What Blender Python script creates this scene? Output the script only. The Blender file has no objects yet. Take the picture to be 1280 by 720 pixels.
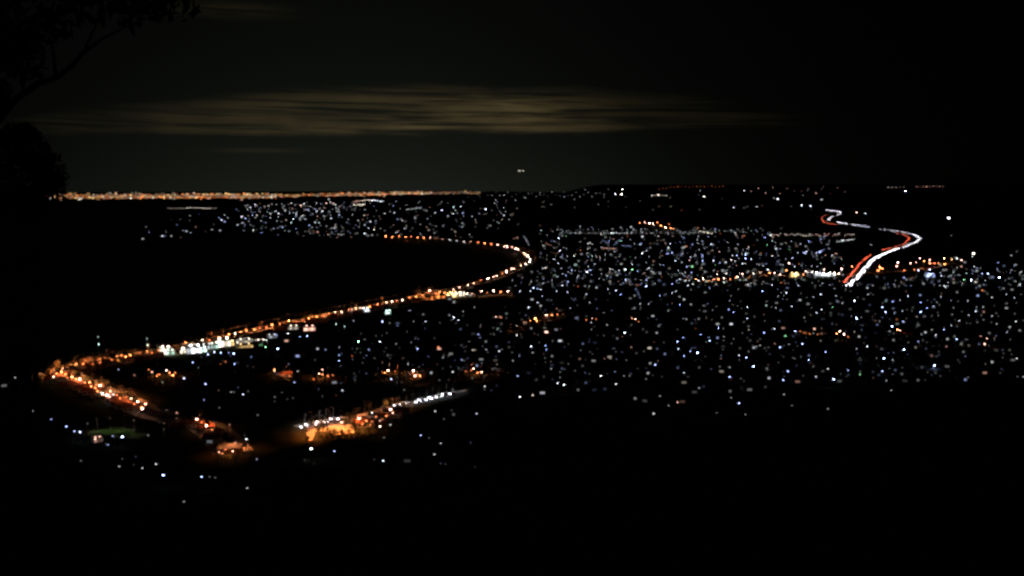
import bpy, math, random
import numpy as np
from mathutils import Vector, Matrix

random.seed(7)
NR = np.random.RandomState(11)
SC = bpy.context.scene
COL = SC.collection

# ------------------------------------------------------------------ camera
CAMH = 150.0
FPX = 1230.0
PITCH = math.atan(122.0 / FPX)
cam = bpy.data.cameras.new('camera')
cam.sensor_width = 36.0
cam.lens = FPX * 36.0 / 1280.0
cam.clip_start = 0.1
cam.clip_end = 120000.0
camo = bpy.data.objects.new('camera', cam)
COL.objects.link(camo)
camo.location = (0, 0, CAMH)
camo.rotation_euler = (math.pi / 2 - PITCH, 0, 0)
SC.camera = camo

# ------------------------------------------------------------------ sky (night: city glow + faint clouds)
SUN_EL, SUN_AZ = math.radians(12), math.radians(200)
world = bpy.data.worlds.new('World')
SC.world = world
world.use_nodes = True
wt = world.node_tree
wt.nodes.clear()


def wn(kind, **kw):
    n = wt.nodes.new(kind)
    for k, v in kw.items():
        setattr(n, k, v)
    return n


def wmath(op, a, b=None, c=None, clamp=False):
    n = wn('ShaderNodeMath', operation=op)
    n.use_clamp = clamp
    for i, v in enumerate((a, b, c)):
        if v is None:
            continue
        if isinstance(v, (int, float)):
            n.inputs[i].default_value = v
        else:
            wt.links.new(v, n.inputs[i])
    return n.outputs[0]


def wstep(v, lo, hi):
    n = wn('ShaderNodeMapRange', interpolation_type='SMOOTHSTEP')
    wt.links.new(v, n.inputs[0])
    n.inputs[1].default_value = lo
    n.inputs[2].default_value = hi
    n.inputs[3].default_value = 0
    n.inputs[4].default_value = 1
    return n.outputs[0]


tc = wn('ShaderNodeTexCoord')
sep = wn('ShaderNodeSeparateXYZ')
wt.links.new(tc.outputs['Generated'], sep.inputs[0])
EX, EY, EZ = sep.outputs
AZ = wmath('ARCTAN2', EX, EY)                     # azimuth from the view axis, radians
EL = wmath('ARCSINE', EZ)
# glow of the city over the horizon: strongest above it, dying out upward and to the sides
g1 = wmath('EXPONENT', wmath('MULTIPLY', wmath('MAXIMUM', EL, 0.0), -11.0))
azd = wmath('DIVIDE', wmath('ADD', AZ, 0.15), 0.285)
azg = wmath('EXPONENT', wmath('MULTIPLY', wmath('MULTIPLY', azd, azd), -1.0))
glow = wmath('ADD', wmath('MULTIPLY', wmath('MULTIPLY', g1, azg), 0.0098),
             wmath('MULTIPLY', azg, 0.0010))
glow = wmath('ADD', glow, 0.00022)
# clouds: long flat streaks
comb = wn('ShaderNodeCombineXYZ')
wt.links.new(wmath('MULTIPLY', AZ, 3.2), comb.inputs[0])
wt.links.new(wmath('MULTIPLY', wmath('ADD', EL, wmath('MULTIPLY', AZ, 0.012)), 95.0), comb.inputs[1])
nz = wn('ShaderNodeTexNoise')
nz.inputs['Scale'].default_value = 1.6
nz.inputs['Detail'].default_value = 6.0
nz.inputs['Roughness'].default_value = 0.58
nz.inputs['Distortion'].default_value = 0.35
wt.links.new(comb.outputs[0], nz.inputs['Vector'])
NZ = nz.outputs[0]
comb2 = wn('ShaderNodeCombineXYZ')
wt.links.new(wmath('MULTIPLY', AZ, 5.0), comb2.inputs[0])
wt.links.new(wmath('MULTIPLY', EL, 14.0), comb2.inputs[1])
nz2 = wn('ShaderNodeTexNoise')
nz2.inputs['Scale'].default_value = 1.3
nz2.inputs['Detail'].default_value = 3.0
wt.links.new(comb2.outputs[0], nz2.inputs['Vector'])
wob = wmath('MULTIPLY', wmath('SUBTRACT', nz2.outputs[0], 0.5), 0.030)
elw = wmath('ADD', EL, wob)
azc = wmath('ADD', AZ, 0.06)
top_e = wmath('SUBTRACT', 0.103, wmath('MULTIPLY', wmath('MULTIPLY', azc, azc), 0.22))
d_top = wmath('SUBTRACT', top_e, elw)             # > 0 below the upper edge
d_bot = wmath('SUBTRACT', wmath('ADD', EL, wmath('MULTIPLY', wob, 0.55)),
              wmath('ADD', 0.0545, wmath('MULTIPLY', azc, 0.016)))
band = wmath('MULTIPLY', wstep(d_top, -0.004, 0.016), wstep(d_bot, -0.001, 0.006))
streak = wstep(NZ, 0.37, 0.60)
sides = wmath('MULTIPLY', wstep(AZ, -0.52, -0.36), wmath('SUBTRACT', 1.0, wstep(AZ, 0.10, 0.33)))
core = wmath('ADD', wmath('MULTIPLY', sides, 0.44),
             wmath('MULTIPLY', wmath('MULTIPLY', wstep(AZ, -0.32, -0.12), wmath('SUBTRACT', 1.0, wstep(AZ, -0.02, 0.12))), 1.10))
cl = wmath('MULTIPLY', wmath('MULTIPLY', band, core), wmath('MULTIPLY', wmath('ADD', wmath('MULTIPLY', streak, 0.98), 0.06), wmath('ADD', wmath('MULTIPLY', wstep(nz2.outputs[0], 0.35, 0.62), 0.75), 0.38)))


def patch(az0, el0, saz, sel, amp):
    a = wmath('DIVIDE', wmath('SUBTRACT', AZ, az0), saz)
    b = wmath('DIVIDE', wmath('SUBTRACT', EL, el0), sel)
    q = wmath('ADD', wmath('MULTIPLY', a, a), wmath('MULTIPLY', b, b))
    e = wmath('EXPONENT', wmath('MULTIPLY', q, -1.0))
    return wmath('MULTIPLY', wmath('MULTIPLY', e, amp), wmath('ADD', wmath('MULTIPLY', streak, 0.8), 0.2))


cl = wmath('ADD', cl, patch(-0.27, 0.170, 0.045, 0.006, 0.28))
cl = wmath('ADD', cl, patch(-0.25, 0.0385, 0.04, 0.0022, 0.30))
gcol = wn('ShaderNodeCombineColor')
wt.links.new(wmath('MULTIPLY', glow, 0.92), gcol.inputs[0])
wt.links.new(wmath('MULTIPLY', glow, 1.08), gcol.inputs[1])
wt.links.new(wmath('MULTIPLY', glow, 0.83), gcol.inputs[2])
ccol = wn('ShaderNodeCombineColor')
wt.links.new(wmath('MULTIPLY', cl, 0.034), ccol.inputs[0])
wt.links.new(wmath('MULTIPLY', cl, 0.0242), ccol.inputs[1])
wt.links.new(wmath('MULTIPLY', cl, 0.0095), ccol.inputs[2])
addc = wn('ShaderNodeMix', data_type='RGBA', blend_type='ADD')
addc.inputs[0].default_value = 1.0
wt.links.new(gcol.outputs[0], addc.inputs[6])
wt.links.new(ccol.outputs[0], addc.inputs[7])
bg = wn('ShaderNodeBackground')
bg.inputs['Strength'].default_value = 1.0
wt.links.new(addc.outputs[2], bg.inputs['Color'])
sky = wn('ShaderNodeTexSky', sky_type='NISHITA')
sky.sun_disc = False
sky.sun_elevation = SUN_EL
sky.sun_rotation = SUN_AZ
bg2 = wn('ShaderNodeBackground')
bg2.inputs['Strength'].default_value = 0.00002    # moonless night: next to nothing
wt.links.new(sky.outputs[0], bg2.inputs['Color'])
adds = wn('ShaderNodeAddShader')
wt.links.new(bg.outputs[0], adds.inputs[0])
wt.links.new(bg2.outputs[0], adds.inputs[1])
wo = wn('ShaderNodeOutputWorld')
wt.links.new(adds.outputs[0], wo.inputs[0])

sun = bpy.data.lights.new('sun', 'SUN')
sun.energy = 0.0008
sun.angle = math.radians(0.5)
sun.color = (1.0, 0.95, 0.88)
suno = bpy.data.objects.new('sun', sun)
COL.objects.link(suno)
suno.rotation_euler = (math.pi / 2 - SUN_EL, 0, math.pi - SUN_AZ)

SC.view_settings.view_transform = 'Standard'
SC.view_settings.look = 'None'
SC.view_settings.exposure = 0.0
SC.view_settings.gamma = 1.0
SC.view_settings.use_curve_mapping = False
SC.render.engine = 'CYCLES'
SC.cycles.pixel_filter_type = 'BLACKMAN_HARRIS'
SC.cycles.filter_width = 2.7
SC.cycles.use_adaptive_sampling = False
SC.cycles.use_denoising = True
SC.cycles.max_bounces = 3
SC.cycles.diffuse_bounces = 1
SC.cycles.glossy_bounces = 1
SC.cycles.caustics_reflective = False
SC.cycles.caustics_refractive = False
SC.cycles.sample_clamp_indirect = 2.0

# ------------------------------------------------------------------ materials
MATS = {}


def pmat(name, col, rough=0.9, spec=0.1, noise=0.0, scale=0.3, col2=None, bump=0.0):
    if name in MATS:
        return MATS[name]
    m = bpy.data.materials.new(name)
    m.use_nodes = True
    nt = m.node_tree
    b = nt.nodes['Principled BSDF']
    b.inputs['Roughness'].default_value = rough
    b.inputs['Specular IOR Level'].default_value = spec
    b.inputs['Base Color'].default_value = (*col, 1)
    if noise > 0:
        t = nt.nodes.new('ShaderNodeTexCoord')
        n = nt.nodes.new('ShaderNodeTexNoise')
        n.inputs['Scale'].default_value = scale
        n.inputs['Detail'].default_value = 5
        nt.links.new(t.outputs['Object'], n.inputs['Vector'])
        r = nt.nodes.new('ShaderNodeMapRange')
        r.inputs[1].default_value = 0.35
        r.inputs[2].default_value = 0.65
        nt.links.new(n.outputs[0], r.inputs[0])
        mx = nt.nodes.new('ShaderNodeMix')
        mx.data_type = 'RGBA'
        c2 = col2 or tuple(c * (1 - noise) for c in col)
        mx.inputs[6].default_value = (*c2, 1)
        mx.inputs[7].default_value = (*col, 1)
        nt.links.new(r.outputs[0], mx.inputs[0])
        nt.links.new(mx.outputs[2], b.inputs['Base Color'])
        if bump:
            bp = nt.nodes.new('ShaderNodeBump')
            bp.inputs['Strength'].default_value = bump
            nt.links.new(n.outputs[0], bp.inputs['Height'])
            nt.links.new(bp.outputs[0], b.inputs['Normal'])
    MATS[name] = m
    return m


COLOURS = {
    'w': (0.86, 0.92, 1.0), 'b': (0.45, 0.55, 1.0), 'c': (0.68, 1.0, 0.86), 'g': (0.38, 1.0, 0.45),
    'p': (1.0, 0.53, 0.40), 'd': (0.80, 0.87, 0.84), 'o': (1.0, 0.275, 0.085), 'y': (1.0, 0.64, 0.24),
    'r': (1.0, 0.13, 0.06), 'f': (1.0, 0.26, 0.055), 'h': (0.93, 0.93, 1.0), 'k': (1.0, 0.88, 0.70),
}
CNAME = {'w': 'white', 'b': 'blue-white', 'c': 'mint-white', 'g': 'green', 'p': 'peach', 'd': 'grey-white',
         'o': 'orange', 'y': 'golden', 'f': 'orange', 'k': 'cream'}


def em(c, L):
    q = max(-20, round(math.log(max(L, 1e-4)) / math.log(1.3)))
    key = ('em', c, q)
    if key in MATS:
        return MATS[key]
    m = bpy.data.materials.new('light_%s_%d' % (c, q))
    m.use_nodes = True
    nt = m.node_tree
    nt.nodes.clear()
    e = nt.nodes.new('ShaderNodeEmission')
    e.inputs[0].default_value = (*COLOURS[c], 1)
    e.inputs[1].default_value = 1.3 ** q
    o = nt.nodes.new('ShaderNodeOutputMaterial')
    nt.links.new(e.outputs[0], o.inputs[0])
    MATS[key] = m
    return m


M_metal = pmat('galvanised_metal', (0.22, 0.22, 0.22), 0.5, 0.4, 0.3, 3.0)
M_hood = pmat('dark_hood_paint', (0.06, 0.06, 0.065), 0.5, 0.4, 0.3, 6.0)
M_asphalt = pmat('asphalt', (0.055, 0.055, 0.055), 0.95, 0.1, 0.35, 0.6)
M_conc = pmat('pale_concrete', (0.34, 0.32, 0.29), 0.9, 0.1, 0.3, 0.25)
M_line = pmat('road_paint', (0.75, 0.75, 0.72), 0.8, 0.2, 0.2, 2.0)
M_ground = pmat('dark_ground', (0.050, 0.055, 0.035), 1.0, 0.0, 0.5, 0.05)
M_sand = pmat('sand', (0.34, 0.28, 0.20), 1.0, 0.0, 0.35, 0.12)
M_leaf = pmat('leaves', (0.07, 0.085, 0.04), 0.9, 0.1, 0.45, 0.8)
M_bark = pmat('bark', (0.11, 0.085, 0.06), 0.95, 0.05, 0.4, 4.0)
M_glass = pmat('dark_glass', (0.02, 0.02, 0.025), 0.2, 0.4, 0.3, 1.0)
M_tyre = pmat('rubber', (0.02, 0.02, 0.02), 0.9, 0.2, 0.2, 8.0)
M_lawn = pmat('lawn', (0.06, 0.12, 0.03), 1.0, 0.0, 0.45, 0.25)
WALLS = [pmat('cream_render', (0.42, 0.38, 0.31), 0.9, 0.1, 0.15, 0.8),
         pmat('brown_brick', (0.26, 0.15, 0.10), 0.95, 0.05, 0.35, 2.5),
         pmat('white_weatherboard', (0.62, 0.61, 0.57), 0.8, 0.2, 0.12, 1.5)]
ROOFS = [pmat('terracotta_tiles', (0.24, 0.10, 0.06), 0.9, 0.1, 0.35, 2.0),
         pmat('grey_roofing', (0.18, 0.18, 0.18), 0.7, 0.3, 0.25, 1.0)]
PAINTS = [pmat('silver_car_paint', (0.42, 0.42, 0.43), 0.35, 0.5, 0.1, 5),
          pmat('dark_car_paint', (0.03, 0.035, 0.05), 0.3, 0.5, 0.2, 5),
          pmat('white_car_paint', (0.68, 0.68, 0.68), 0.35, 0.5, 0.08, 5)]


def water_mat():
    m = bpy.data.materials.new('bay_water')
    m.use_nodes = True
    nt = m.node_tree
    b = nt.nodes['Principled BSDF']
    b.inputs['Base Color'].default_value = (0.006, 0.010, 0.012, 1)
    b.inputs['Roughness'].default_value = 0.55
    b.inputs['Specular IOR Level'].default_value = 0.06
    t = nt.nodes.new('ShaderNodeTexCoord')
    n = nt.nodes.new('ShaderNodeTexNoise')
    n.inputs['Scale'].default_value = 0.15
    n.inputs['Detail'].default_value = 4
    nt.links.new(t.outputs['Object'], n.inputs['Vector'])
    bp = nt.nodes.new('ShaderNodeBump')
    bp.inputs['Strength'].default_value = 0.8
    bp.inputs['Distance'].default_value = 0.6
    nt.links.new(n.outputs[0], bp.inputs['Height'])
    nt.links.new(bp.outputs[0], b.inputs['Normal'])
    return m


# ------------------------------------------------------------------ mesh helpers
class MB:
    def __init__(self):
        self.v, self.f, self.m, self.mats = [], [], [], []

    def mi(self, mat):
        if mat not in self.mats:
            self.mats.append(mat)
        return self.mats.index(mat)

    def add(self, vs, fs, mat):
        o = len(self.v)
        k = self.mi(mat)
        self.v += [tuple(p) for p in vs]
        for f in fs:
            self.f.append(tuple(i + o for i in f))
            self.m.append(k)
        return self

    def box(self, c, s, mat, rz=0.0, taper=1.0):
        cx, cy, cz = c
        hx, hy, hz = s[0] / 2, s[1] / 2, s[2] / 2
        ca, sa = math.cos(rz), math.sin(rz)
        vs = []
        for z, t in ((-hz, 1.0), (hz, taper)):
            for x, y in ((-hx, -hy), (hx, -hy), (hx, hy), (-hx, hy)):
                x, y = x * t, y * t
                vs.append((cx + x * ca - y * sa, cy + x * sa + y * ca, cz + z))
        return self.add(vs, [(3, 2, 1, 0), (4, 5, 6, 7), (0, 1, 5, 4), (1, 2, 6, 5), (2, 3, 7, 6), (3, 0, 4, 7)], mat)

    def tube(self, pts, rad, mat, n=6):
        vs, fs = [], []
        pts = [Vector(p) for p in pts]
        for i, p in enumerate(pts):
            d = (pts[min(i + 1, len(pts) - 1)] - pts[max(i - 1, 0)]).normalized()
            a = d.orthogonal().normalized() if abs(d.z) > 0.9 else d.cross(Vector((0, 0, 1))).normalized()
            b = d.cross(a)
            for k in range(n):
                t = 2 * math.pi * k / n
                vs.append(p + (a * math.cos(t) + b * math.sin(t)) * rad[i])
        for i in range(len(pts) - 1):
            for k in range(n):
                fs.append((i * n + k, i * n + (k + 1) % n, (i + 1) * n + (k + 1) % n, (i + 1) * n + k))
        fs.append(tuple(range(n))[::-1])
        fs.append(tuple((len(pts) - 1) * n + k for k in range(n)))
        return self.add(vs, fs, mat)

    def ell(self, c, r, mat, nu=8, nv=5):
        vs = [(c[0], c[1], c[2] - r[2])]
        for j in range(1, nv):
            ph = -math.pi / 2 + math.pi * j / nv
            for i in range(nu):
                t = 2 * math.pi * i / nu
                vs.append((c[0] + r[0] * math.cos(ph) * math.cos(t), c[1] + r[1] * math.cos(ph) * math.sin(t), c[2] + r[2] * math.sin(ph)))
        vs.append((c[0], c[1], c[2] + r[2]))
        fs = [(0, 1 + (i + 1) % nu, 1 + i) for i in range(nu)]
        for j in range(nv - 2):
            for i in range(nu):
                a = 1 + j * nu
                fs.append((a + i, a + (i + 1) % nu, a + nu + (i + 1) % nu, a + nu + i))
        a = 1 + (nv - 2) * nu
        fs += [(a + i, a + (i + 1) % nu, len(vs) - 1) for i in range(nu)]
        return self.add(vs, fs, mat)

    def mesh(self, name):
        me = bpy.data.meshes.new(name)
        me.from_pydata(self.v, [], self.f)
        for m in self.mats:
            me.materials.append(m)
        me.polygons.foreach_set('material_index', self.m)
        me.update()
        return me

    def build(self, name, parent=None):
        return put(name, self.mesh(name), parent)


def put(name, me, parent=None, loc=None, rz=0.0, scale=None):
    o = bpy.data.objects.new(name, me)
    COL.objects.link(o)
    if parent is not None:
        o.parent = parent
    if loc is not None:
        o.location = loc
    if rz:
        o.rotation_euler = (0, 0, rz)
    if scale is not None:
        o.scale = (scale,) * 3
    return o


def tag(o, label, cat=None, group=None, kind=None):
    o['label'] = label
    if cat:
        o['category'] = cat
    if group:
        o['group'] = group
    if kind:
        o['kind'] = kind
    return o


def empty(name, loc, rz=0.0, scale=1.0):
    o = bpy.data.objects.new(name, None)
    o.empty_display_size = 0.5
    COL.objects.link(o)
    o.location = loc
    o.rotation_euler = (0, 0, rz)
    if scale != 1.0:
        o.scale = (scale,) * 3
    return o


# ------------------------------------------------------------------ terrain
def sstep(x, a, b):
    t = np.clip((x - a) / (b - a), 0, 1)
    return t * t * (3 - 2 * t)


def hills(x, y):
    r = np.hypot(x, y)
    az = np.clip(np.arctan2(x, y), -1.25, 1.25)
    u = 640 + FPX * np.tan(az)
    foot = 405 + 205 * sstep(u, 250, 760)
    camhill = 146.0 * np.clip(1 - r / foot, 0, 1) ** 1.45
    ridge = 187 * np.exp(-((r - 6300) / 1500) ** 2) * sstep(u, 600, 760)
    ramp = 125 * sstep(u, 955, 1090) * np.clip((r - 1650) / 3300, 0, 1) * np.clip((9500 - r) / 3000, 0, 1)
    city = 104 * np.clip((r - 15500) / 3500, 0, 1) * (1 - sstep(u, 600, 800))
    return np.maximum.reduce([camhill, ridge, ramp, city])


def ray(px, py):
    px = np.asarray(px, float)
    py = np.asarray(py, float)
    dx = (px - 640) / FPX
    dy = (360 - py) / FPX
    cp, sp = math.cos(PITCH), math.sin(PITCH)
    fy = cp + dy * sp
    fz = -sp + dy * cp
    return dx, fy, fz


TS = np.exp(np.linspace(math.log(60.0), math.log(45000.0), 1400))


def ground_at(px, py, dz=0.0):
    """Points where the sight lines through (px, py) come dz above the land."""
    px, py = np.atleast_1d(np.asarray(px, float)), np.atleast_1d(np.asarray(py, float))
    dx, fy, fz = ray(px, py)
    out = np.zeros((len(px), 3))
    for i in range(len(px)):
        X, Y, Z = dx[i] * TS, fy[i] * TS, CAMH + fz[i] * TS
        diff = Z - (np.maximum(hills(X, Y), 2.0) + dz)
        neg = np.nonzero(diff <= 0)[0]
        if len(neg) == 0:
            t = TS[-1]
        else:
            k = max(1, neg[0])
            a, b = diff[k - 1], diff[k]
            t = TS[k - 1] + (TS[k] - TS[k - 1]) * (a / (a - b + 1e-9))
        out[i] = (dx[i] * t, fy[i] * t, CAMH + fz[i] * t)
    return out


def height(x, y):
    return float(max(hills(np.float64(x), np.float64(y)), 2.0))


def sea_pt(px, py):
    dx, fy, fz = ray(px, py)
    t = -CAMH / fz
    return (float(dx * t), float(fy * t))


COAST_PX = [(-500, 476), (0, 472), (50, 466), (63, 461), (95, 450), (150, 438.5), (205, 428), (280, 411), (340, 398), (400, 386),
            (450, 377), (500, 367), (540, 357), (580, 350), (620, 340), (648, 330), (661, 323), (657, 314), (642, 309), (600, 303),
            (540, 298.5), (480, 296), (400, 300), (300, 298), (200, 301), (172, 299), (186, 287), (230, 268), (215, 260), (232, 254),
            (180, 250.8), (100, 250.6), (-300, 250.6)]
COAST = [sea_pt(*p) for p in COAST_PX]
POLY = np.array(COAST + [(-9000, 60000), (60000, 60000), (60000, -4000), (-4000, -4000)])


def coast_sd(x, y):
    x, y = np.asarray(x, float).ravel(), np.asarray(y, float).ravel()
    d2 = np.full(x.shape, 1e18)
    ins = np.zeros(x.shape, bool)
    n = len(POLY)
    for i in range(n):
        ax, ay = POLY[i]
        bx, by = POLY[(i + 1) % n]
        ex, ey = bx - ax, by - ay
        t = np.clip(((x - ax) * ex + (y - ay) * ey) / (ex * ex + ey * ey), 0, 1)
        d2 = np.minimum(d2, (x - ax - t * ex) ** 2 + (y - ay - t * ey) ** 2)
        c = ((ay > y) != (by > y)) & (x < ex * (y - ay) / (ey if ey else 1e-9) + ax)
        ins ^= c
    return np.where(ins, 1, -1) * np.sqrt(d2)


def build_land():
    rr = np.exp(np.linspace(math.log(3.0), math.log(52000.0), 300))
    fine = np.linspace(-0.62, 0.62, 330)
    coarse = np.concatenate([np.linspace(-math.pi, -0.64, 46), fine, np.linspace(0.64, math.pi, 46)[:-1]])
    A, R = np.meshgrid(coarse, rr, indexing='ij')
    X, Y = R * np.sin(A), R * np.cos(A)
    sd = coast_sd(X, Y).reshape(X.shape)
    Z = np.clip(sd * 0.2, -4, 2.0)
    Z = np.where(sd > 0, np.maximum(Z, np.minimum(hills(X, Y), sd * 0.2 + 200 * (sd > 30))), Z)
    near = hills(X, Y)
    Z = np.where((R < 700) & (sd > 0), np.maximum(Z, near), Z)
    na, nr = X.shape
    vs = np.stack([X.ravel(), Y.ravel(), Z.ravel()], 1)
    fs = []
    for i in range(na):
        j2 = (i + 1) % na
        for j in range(nr - 1):
            fs.append((i * nr + j, i * nr + j + 1, j2 * nr + j + 1, j2 * nr + j))
    c = len(vs)
    vs = np.vstack([vs, [0, 0, 146.5]])
    for i in range(na):
        fs.append((c, i * nr, ((i + 1) % na) * nr))
    me = bpy.data.meshes.new('ground')
    me.from_pydata(vs.tolist(), [], [f[::-1] for f in fs])
    me.materials.append(M_ground)
    me.polygons.foreach_set('use_smooth', [True] * len(me.polygons))
    me.update()
    # faces must look up
    if me.polygons[len(me.polygons) // 2].normal.z < 0:
        me.flip_normals()
    o = put('ground', me)
    tag(o, 'dark land sloping from the lookout down to the unlit plain and far hills', kind='structure')


build_land()
wm = MB()
ring = [(60000 * math.cos(t), 60000 * math.sin(t), 0.0) for t in np.linspace(0, 2 * math.pi, 65)[:-1]]
wm.add(ring, [tuple(range(64))], water_mat())
tag(wm.build('water'), 'black bay water reaching to the city on the horizon', kind='structure')


def ribbon(name, pts, width, mat, label, dz=0.12, off=0.0, kind='structure', dashes=True):
    """A road along ground points; painted centre line as a second sheet just above."""
    P = [Vector((p[0], p[1], 0)) for p in pts]
    dense = [P[0]]
    for a, b in zip(P, P[1:]):
        n = max(1, int((b - a).length / 15))
        for k in range(1, n + 1):
            dense.append(a.lerp(b, k / n))
    def strip(mb, w, o, z, mat, skip=None):
        vs, fs = [], []
        for i, p in enumerate(dense):
            d = (dense[min(i + 1, len(dense) - 1)] - dense[max(i - 1, 0)]).normalized()
            nrm = Vector((d.y, -d.x, 0))
            for s in (-1, 1):
                q = p + nrm * (o + s * w / 2)
                vs.append((q.x, q.y, height(q.x, q.y) + z))
        for i in range(len(dense) - 1):
            if skip and i % 2:
                continue
            fs.append((2 * i, 2 * i + 1, 2 * i + 3, 2 * i + 2))
        mb.add(vs, fs, mat)
    mb = MB()
    strip(mb, width, off, dz, mat)
    if dashes:
        strip(mb, 0.15, off, dz + 0.03, M_line, True)
        strip(mb, 0.15, off - width / 2 + 0.5, dz + 0.03, M_line)
        strip(mb, 0.15, off + width / 2 - 0.5, dz + 0.03, M_line)
    o = mb.build(name)
    for p in o.data.polygons:
        pass
    return tag(o, label, kind=kind)


def px_line(pxs, step, dz=0.0, world=True):
    """Ground points along a pixel polyline at an even spacing in metres."""
    dense = []
    for a, b in zip(pxs, pxs[1:]):
        n = max(2, int(math.hypot(b[0] - a[0], b[1] - a[1]) * 1.5))
        for k in range(n):
            t = k / n
            dense.append((a[0] + (b[0] - a[0]) * t, a[1] + (b[1] - a[1]) * t))
    dense.append(pxs[-1])
    g = ground_at([p[0] for p in dense], [p[1] for p in dense], dz)
    return resample([tuple(q) for q in g], step)


def resample(pts, step):
    P = [Vector(p) for p in pts]
    out, acc = [P[0]], 0.0
    for a, b in zip(P, P[1:]):
        L = (b - a).length
        pos = step - acc
        while pos <= L:
            out.append(a.lerp(b, pos / L))
            pos += step
        acc = (acc + L) % step if L else acc
    return out


def smooth_px(pxs, n=6):
    out = []
    P = [pxs[0]] + list(pxs) + [pxs[-1]]
    for i in range(1, len(P) - 2):
        p0, p1, p2, p3 = P[i - 1], P[i], P[i + 1], P[i + 2]
        for k in range(n):
            t = k / n
            out.append(tuple(0.5 * (2 * p1[c] + (p2[c] - p0[c]) * t + (2 * p0[c] - 5 * p1[c] + 4 * p2[c] - p3[c]) * t * t
                                    + (3 * p1[c] - p0[c] - 3 * p2[c] + p3[c]) * t ** 3) for c in (0, 1)))
    out.append(pxs[-1])
    return out


ROADS = {
    'shore': smooth_px([(66, 470), (95, 458), (150, 447), (205, 437), (280, 422), (340, 408), (400, 396), (450, 386), (500, 376),
                        (540, 366), (580, 358), (620, 347), (652, 333), (664, 325), (657, 316), (640, 309), (600, 305.5), (540, 300.5), (480, 297)]),
    'point': smooth_px([(66, 470), (90, 474), (112, 483), (135, 493), (160, 503), (185, 515), (215, 523), (246, 529), (268, 540), (292, 566)]),
    'branch': smooth_px([(556, 370), (580, 370), (610, 369), (640, 367)]),
    'diagonal': smooth_px([(636, 414), (655, 407), (670, 402), (690, 398), (708, 392)]),
    'inland': smooth_px([(866, 352), (900, 351), (935, 347), (962, 343), (1000, 346), (1050, 343), (1090, 341), (1150, 336), (1200, 327)]),
    'parkside': smooth_px([(378, 536), (425, 527), (465, 521), (500, 510), (535, 501), (567, 495), (606, 486)]),
    'hillroad': smooth_px([(800, 281), (818, 282), (832, 286), (846, 287)]),
}
RLABEL = {
    'shore': 'asphalt shore road following the curve of the bay', 'point': 'asphalt road running inland from the shore corner',
    'branch': 'short asphalt side road leaving the shore road', 'diagonal': 'short diagonal asphalt street amid the dark town',
    'inland': 'straight asphalt road crossing the plain to the freeway', 'parkside': 'asphalt road passing the orange-lit car park',
    'hillroad': 'far asphalt road at the foot of the dark ridge',
}
RPTS = {}
for k, v in ROADS.items():
    g = ground_at([p[0] for p in v], [p[1] for p in v])
    RPTS[k] = [tuple(q) for q in g]
    ribbon('road', RPTS[k], 11.0, M_asphalt, RLABEL[k])
for k, o_ in (('shore', 8.6), ('shore', -8.6), ('point', 8.6), ('point', -8.6), ('inland', 8.6), ('branch', 8.6), ('parkside', -8.6), ('diagonal', 8.6)):  # pale strips added beside the roads to catch the lamp light
    ribbon('footpath', RPTS[k], 5.5, M_conc, 'pale concrete footpath beside the ' + {'shore': 'shore road', 'point': 'point road', 'inland': 'inland road', 'branch': 'branch road',
           'parkside': 'car park road', 'diagonal': 'diagonal street'}[k], 0.16, o_, dashes=False)
# beach strip between shore road and water
cp = [Vector((*p, 0)) for p in COAST[2:24]]
bm_ = MB()
vs, fs = [], []
for i, p in enumerate(cp):
    d = (cp[min(i + 1, len(cp) - 1)] - cp[max(i - 1, 0)]).normalized()
    n = Vector((d.y, -d.x, 0))
    for o_, z_ in ((1.0, 0.35), (10.5, 2.12), (20.0, 2.12)):
        q = p + n * o_
        vs.append((q.x, q.y, z_))
for i in range(len(cp) - 1):
    fs += [(3 * i, 3 * i + 1, 3 * i + 4, 3 * i + 3), (3 * i + 1, 3 * i + 2, 3 * i + 5, 3 * i + 4)]
bm_.add(vs, fs, M_sand)
tag(bm_.build('beach'), 'narrow sandy beach between the shore road and black water', kind='structure')

# ------------------------------------------------------------------ label helpers
ONES = ['', 'first', 'second', 'third', 'fourth', 'fifth', 'sixth', 'seventh', 'eighth', 'ninth', 'tenth', 'eleventh', 'twelfth',
        'thirteenth', 'fourteenth', 'fifteenth', 'sixteenth', 'seventeenth', 'eighteenth', 'nineteenth']
TENS = {2: 'twent', 3: 'thirt', 4: 'fort', 5: 'fift', 6: 'sixt', 7: 'sevent', 8: 'eight', 9: 'ninet'}


def nth(n):
    if n < 20:
        return ONES[n]
    if n >= 100:
        return 'hundred-and-' + nth(n - 100) if n > 100 else 'hundredth'
    t, u = divmod(n, 10)
    return TENS[t] + 'ieth' if u == 0 else TENS[t] + 'y-' + ONES[u]


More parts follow.
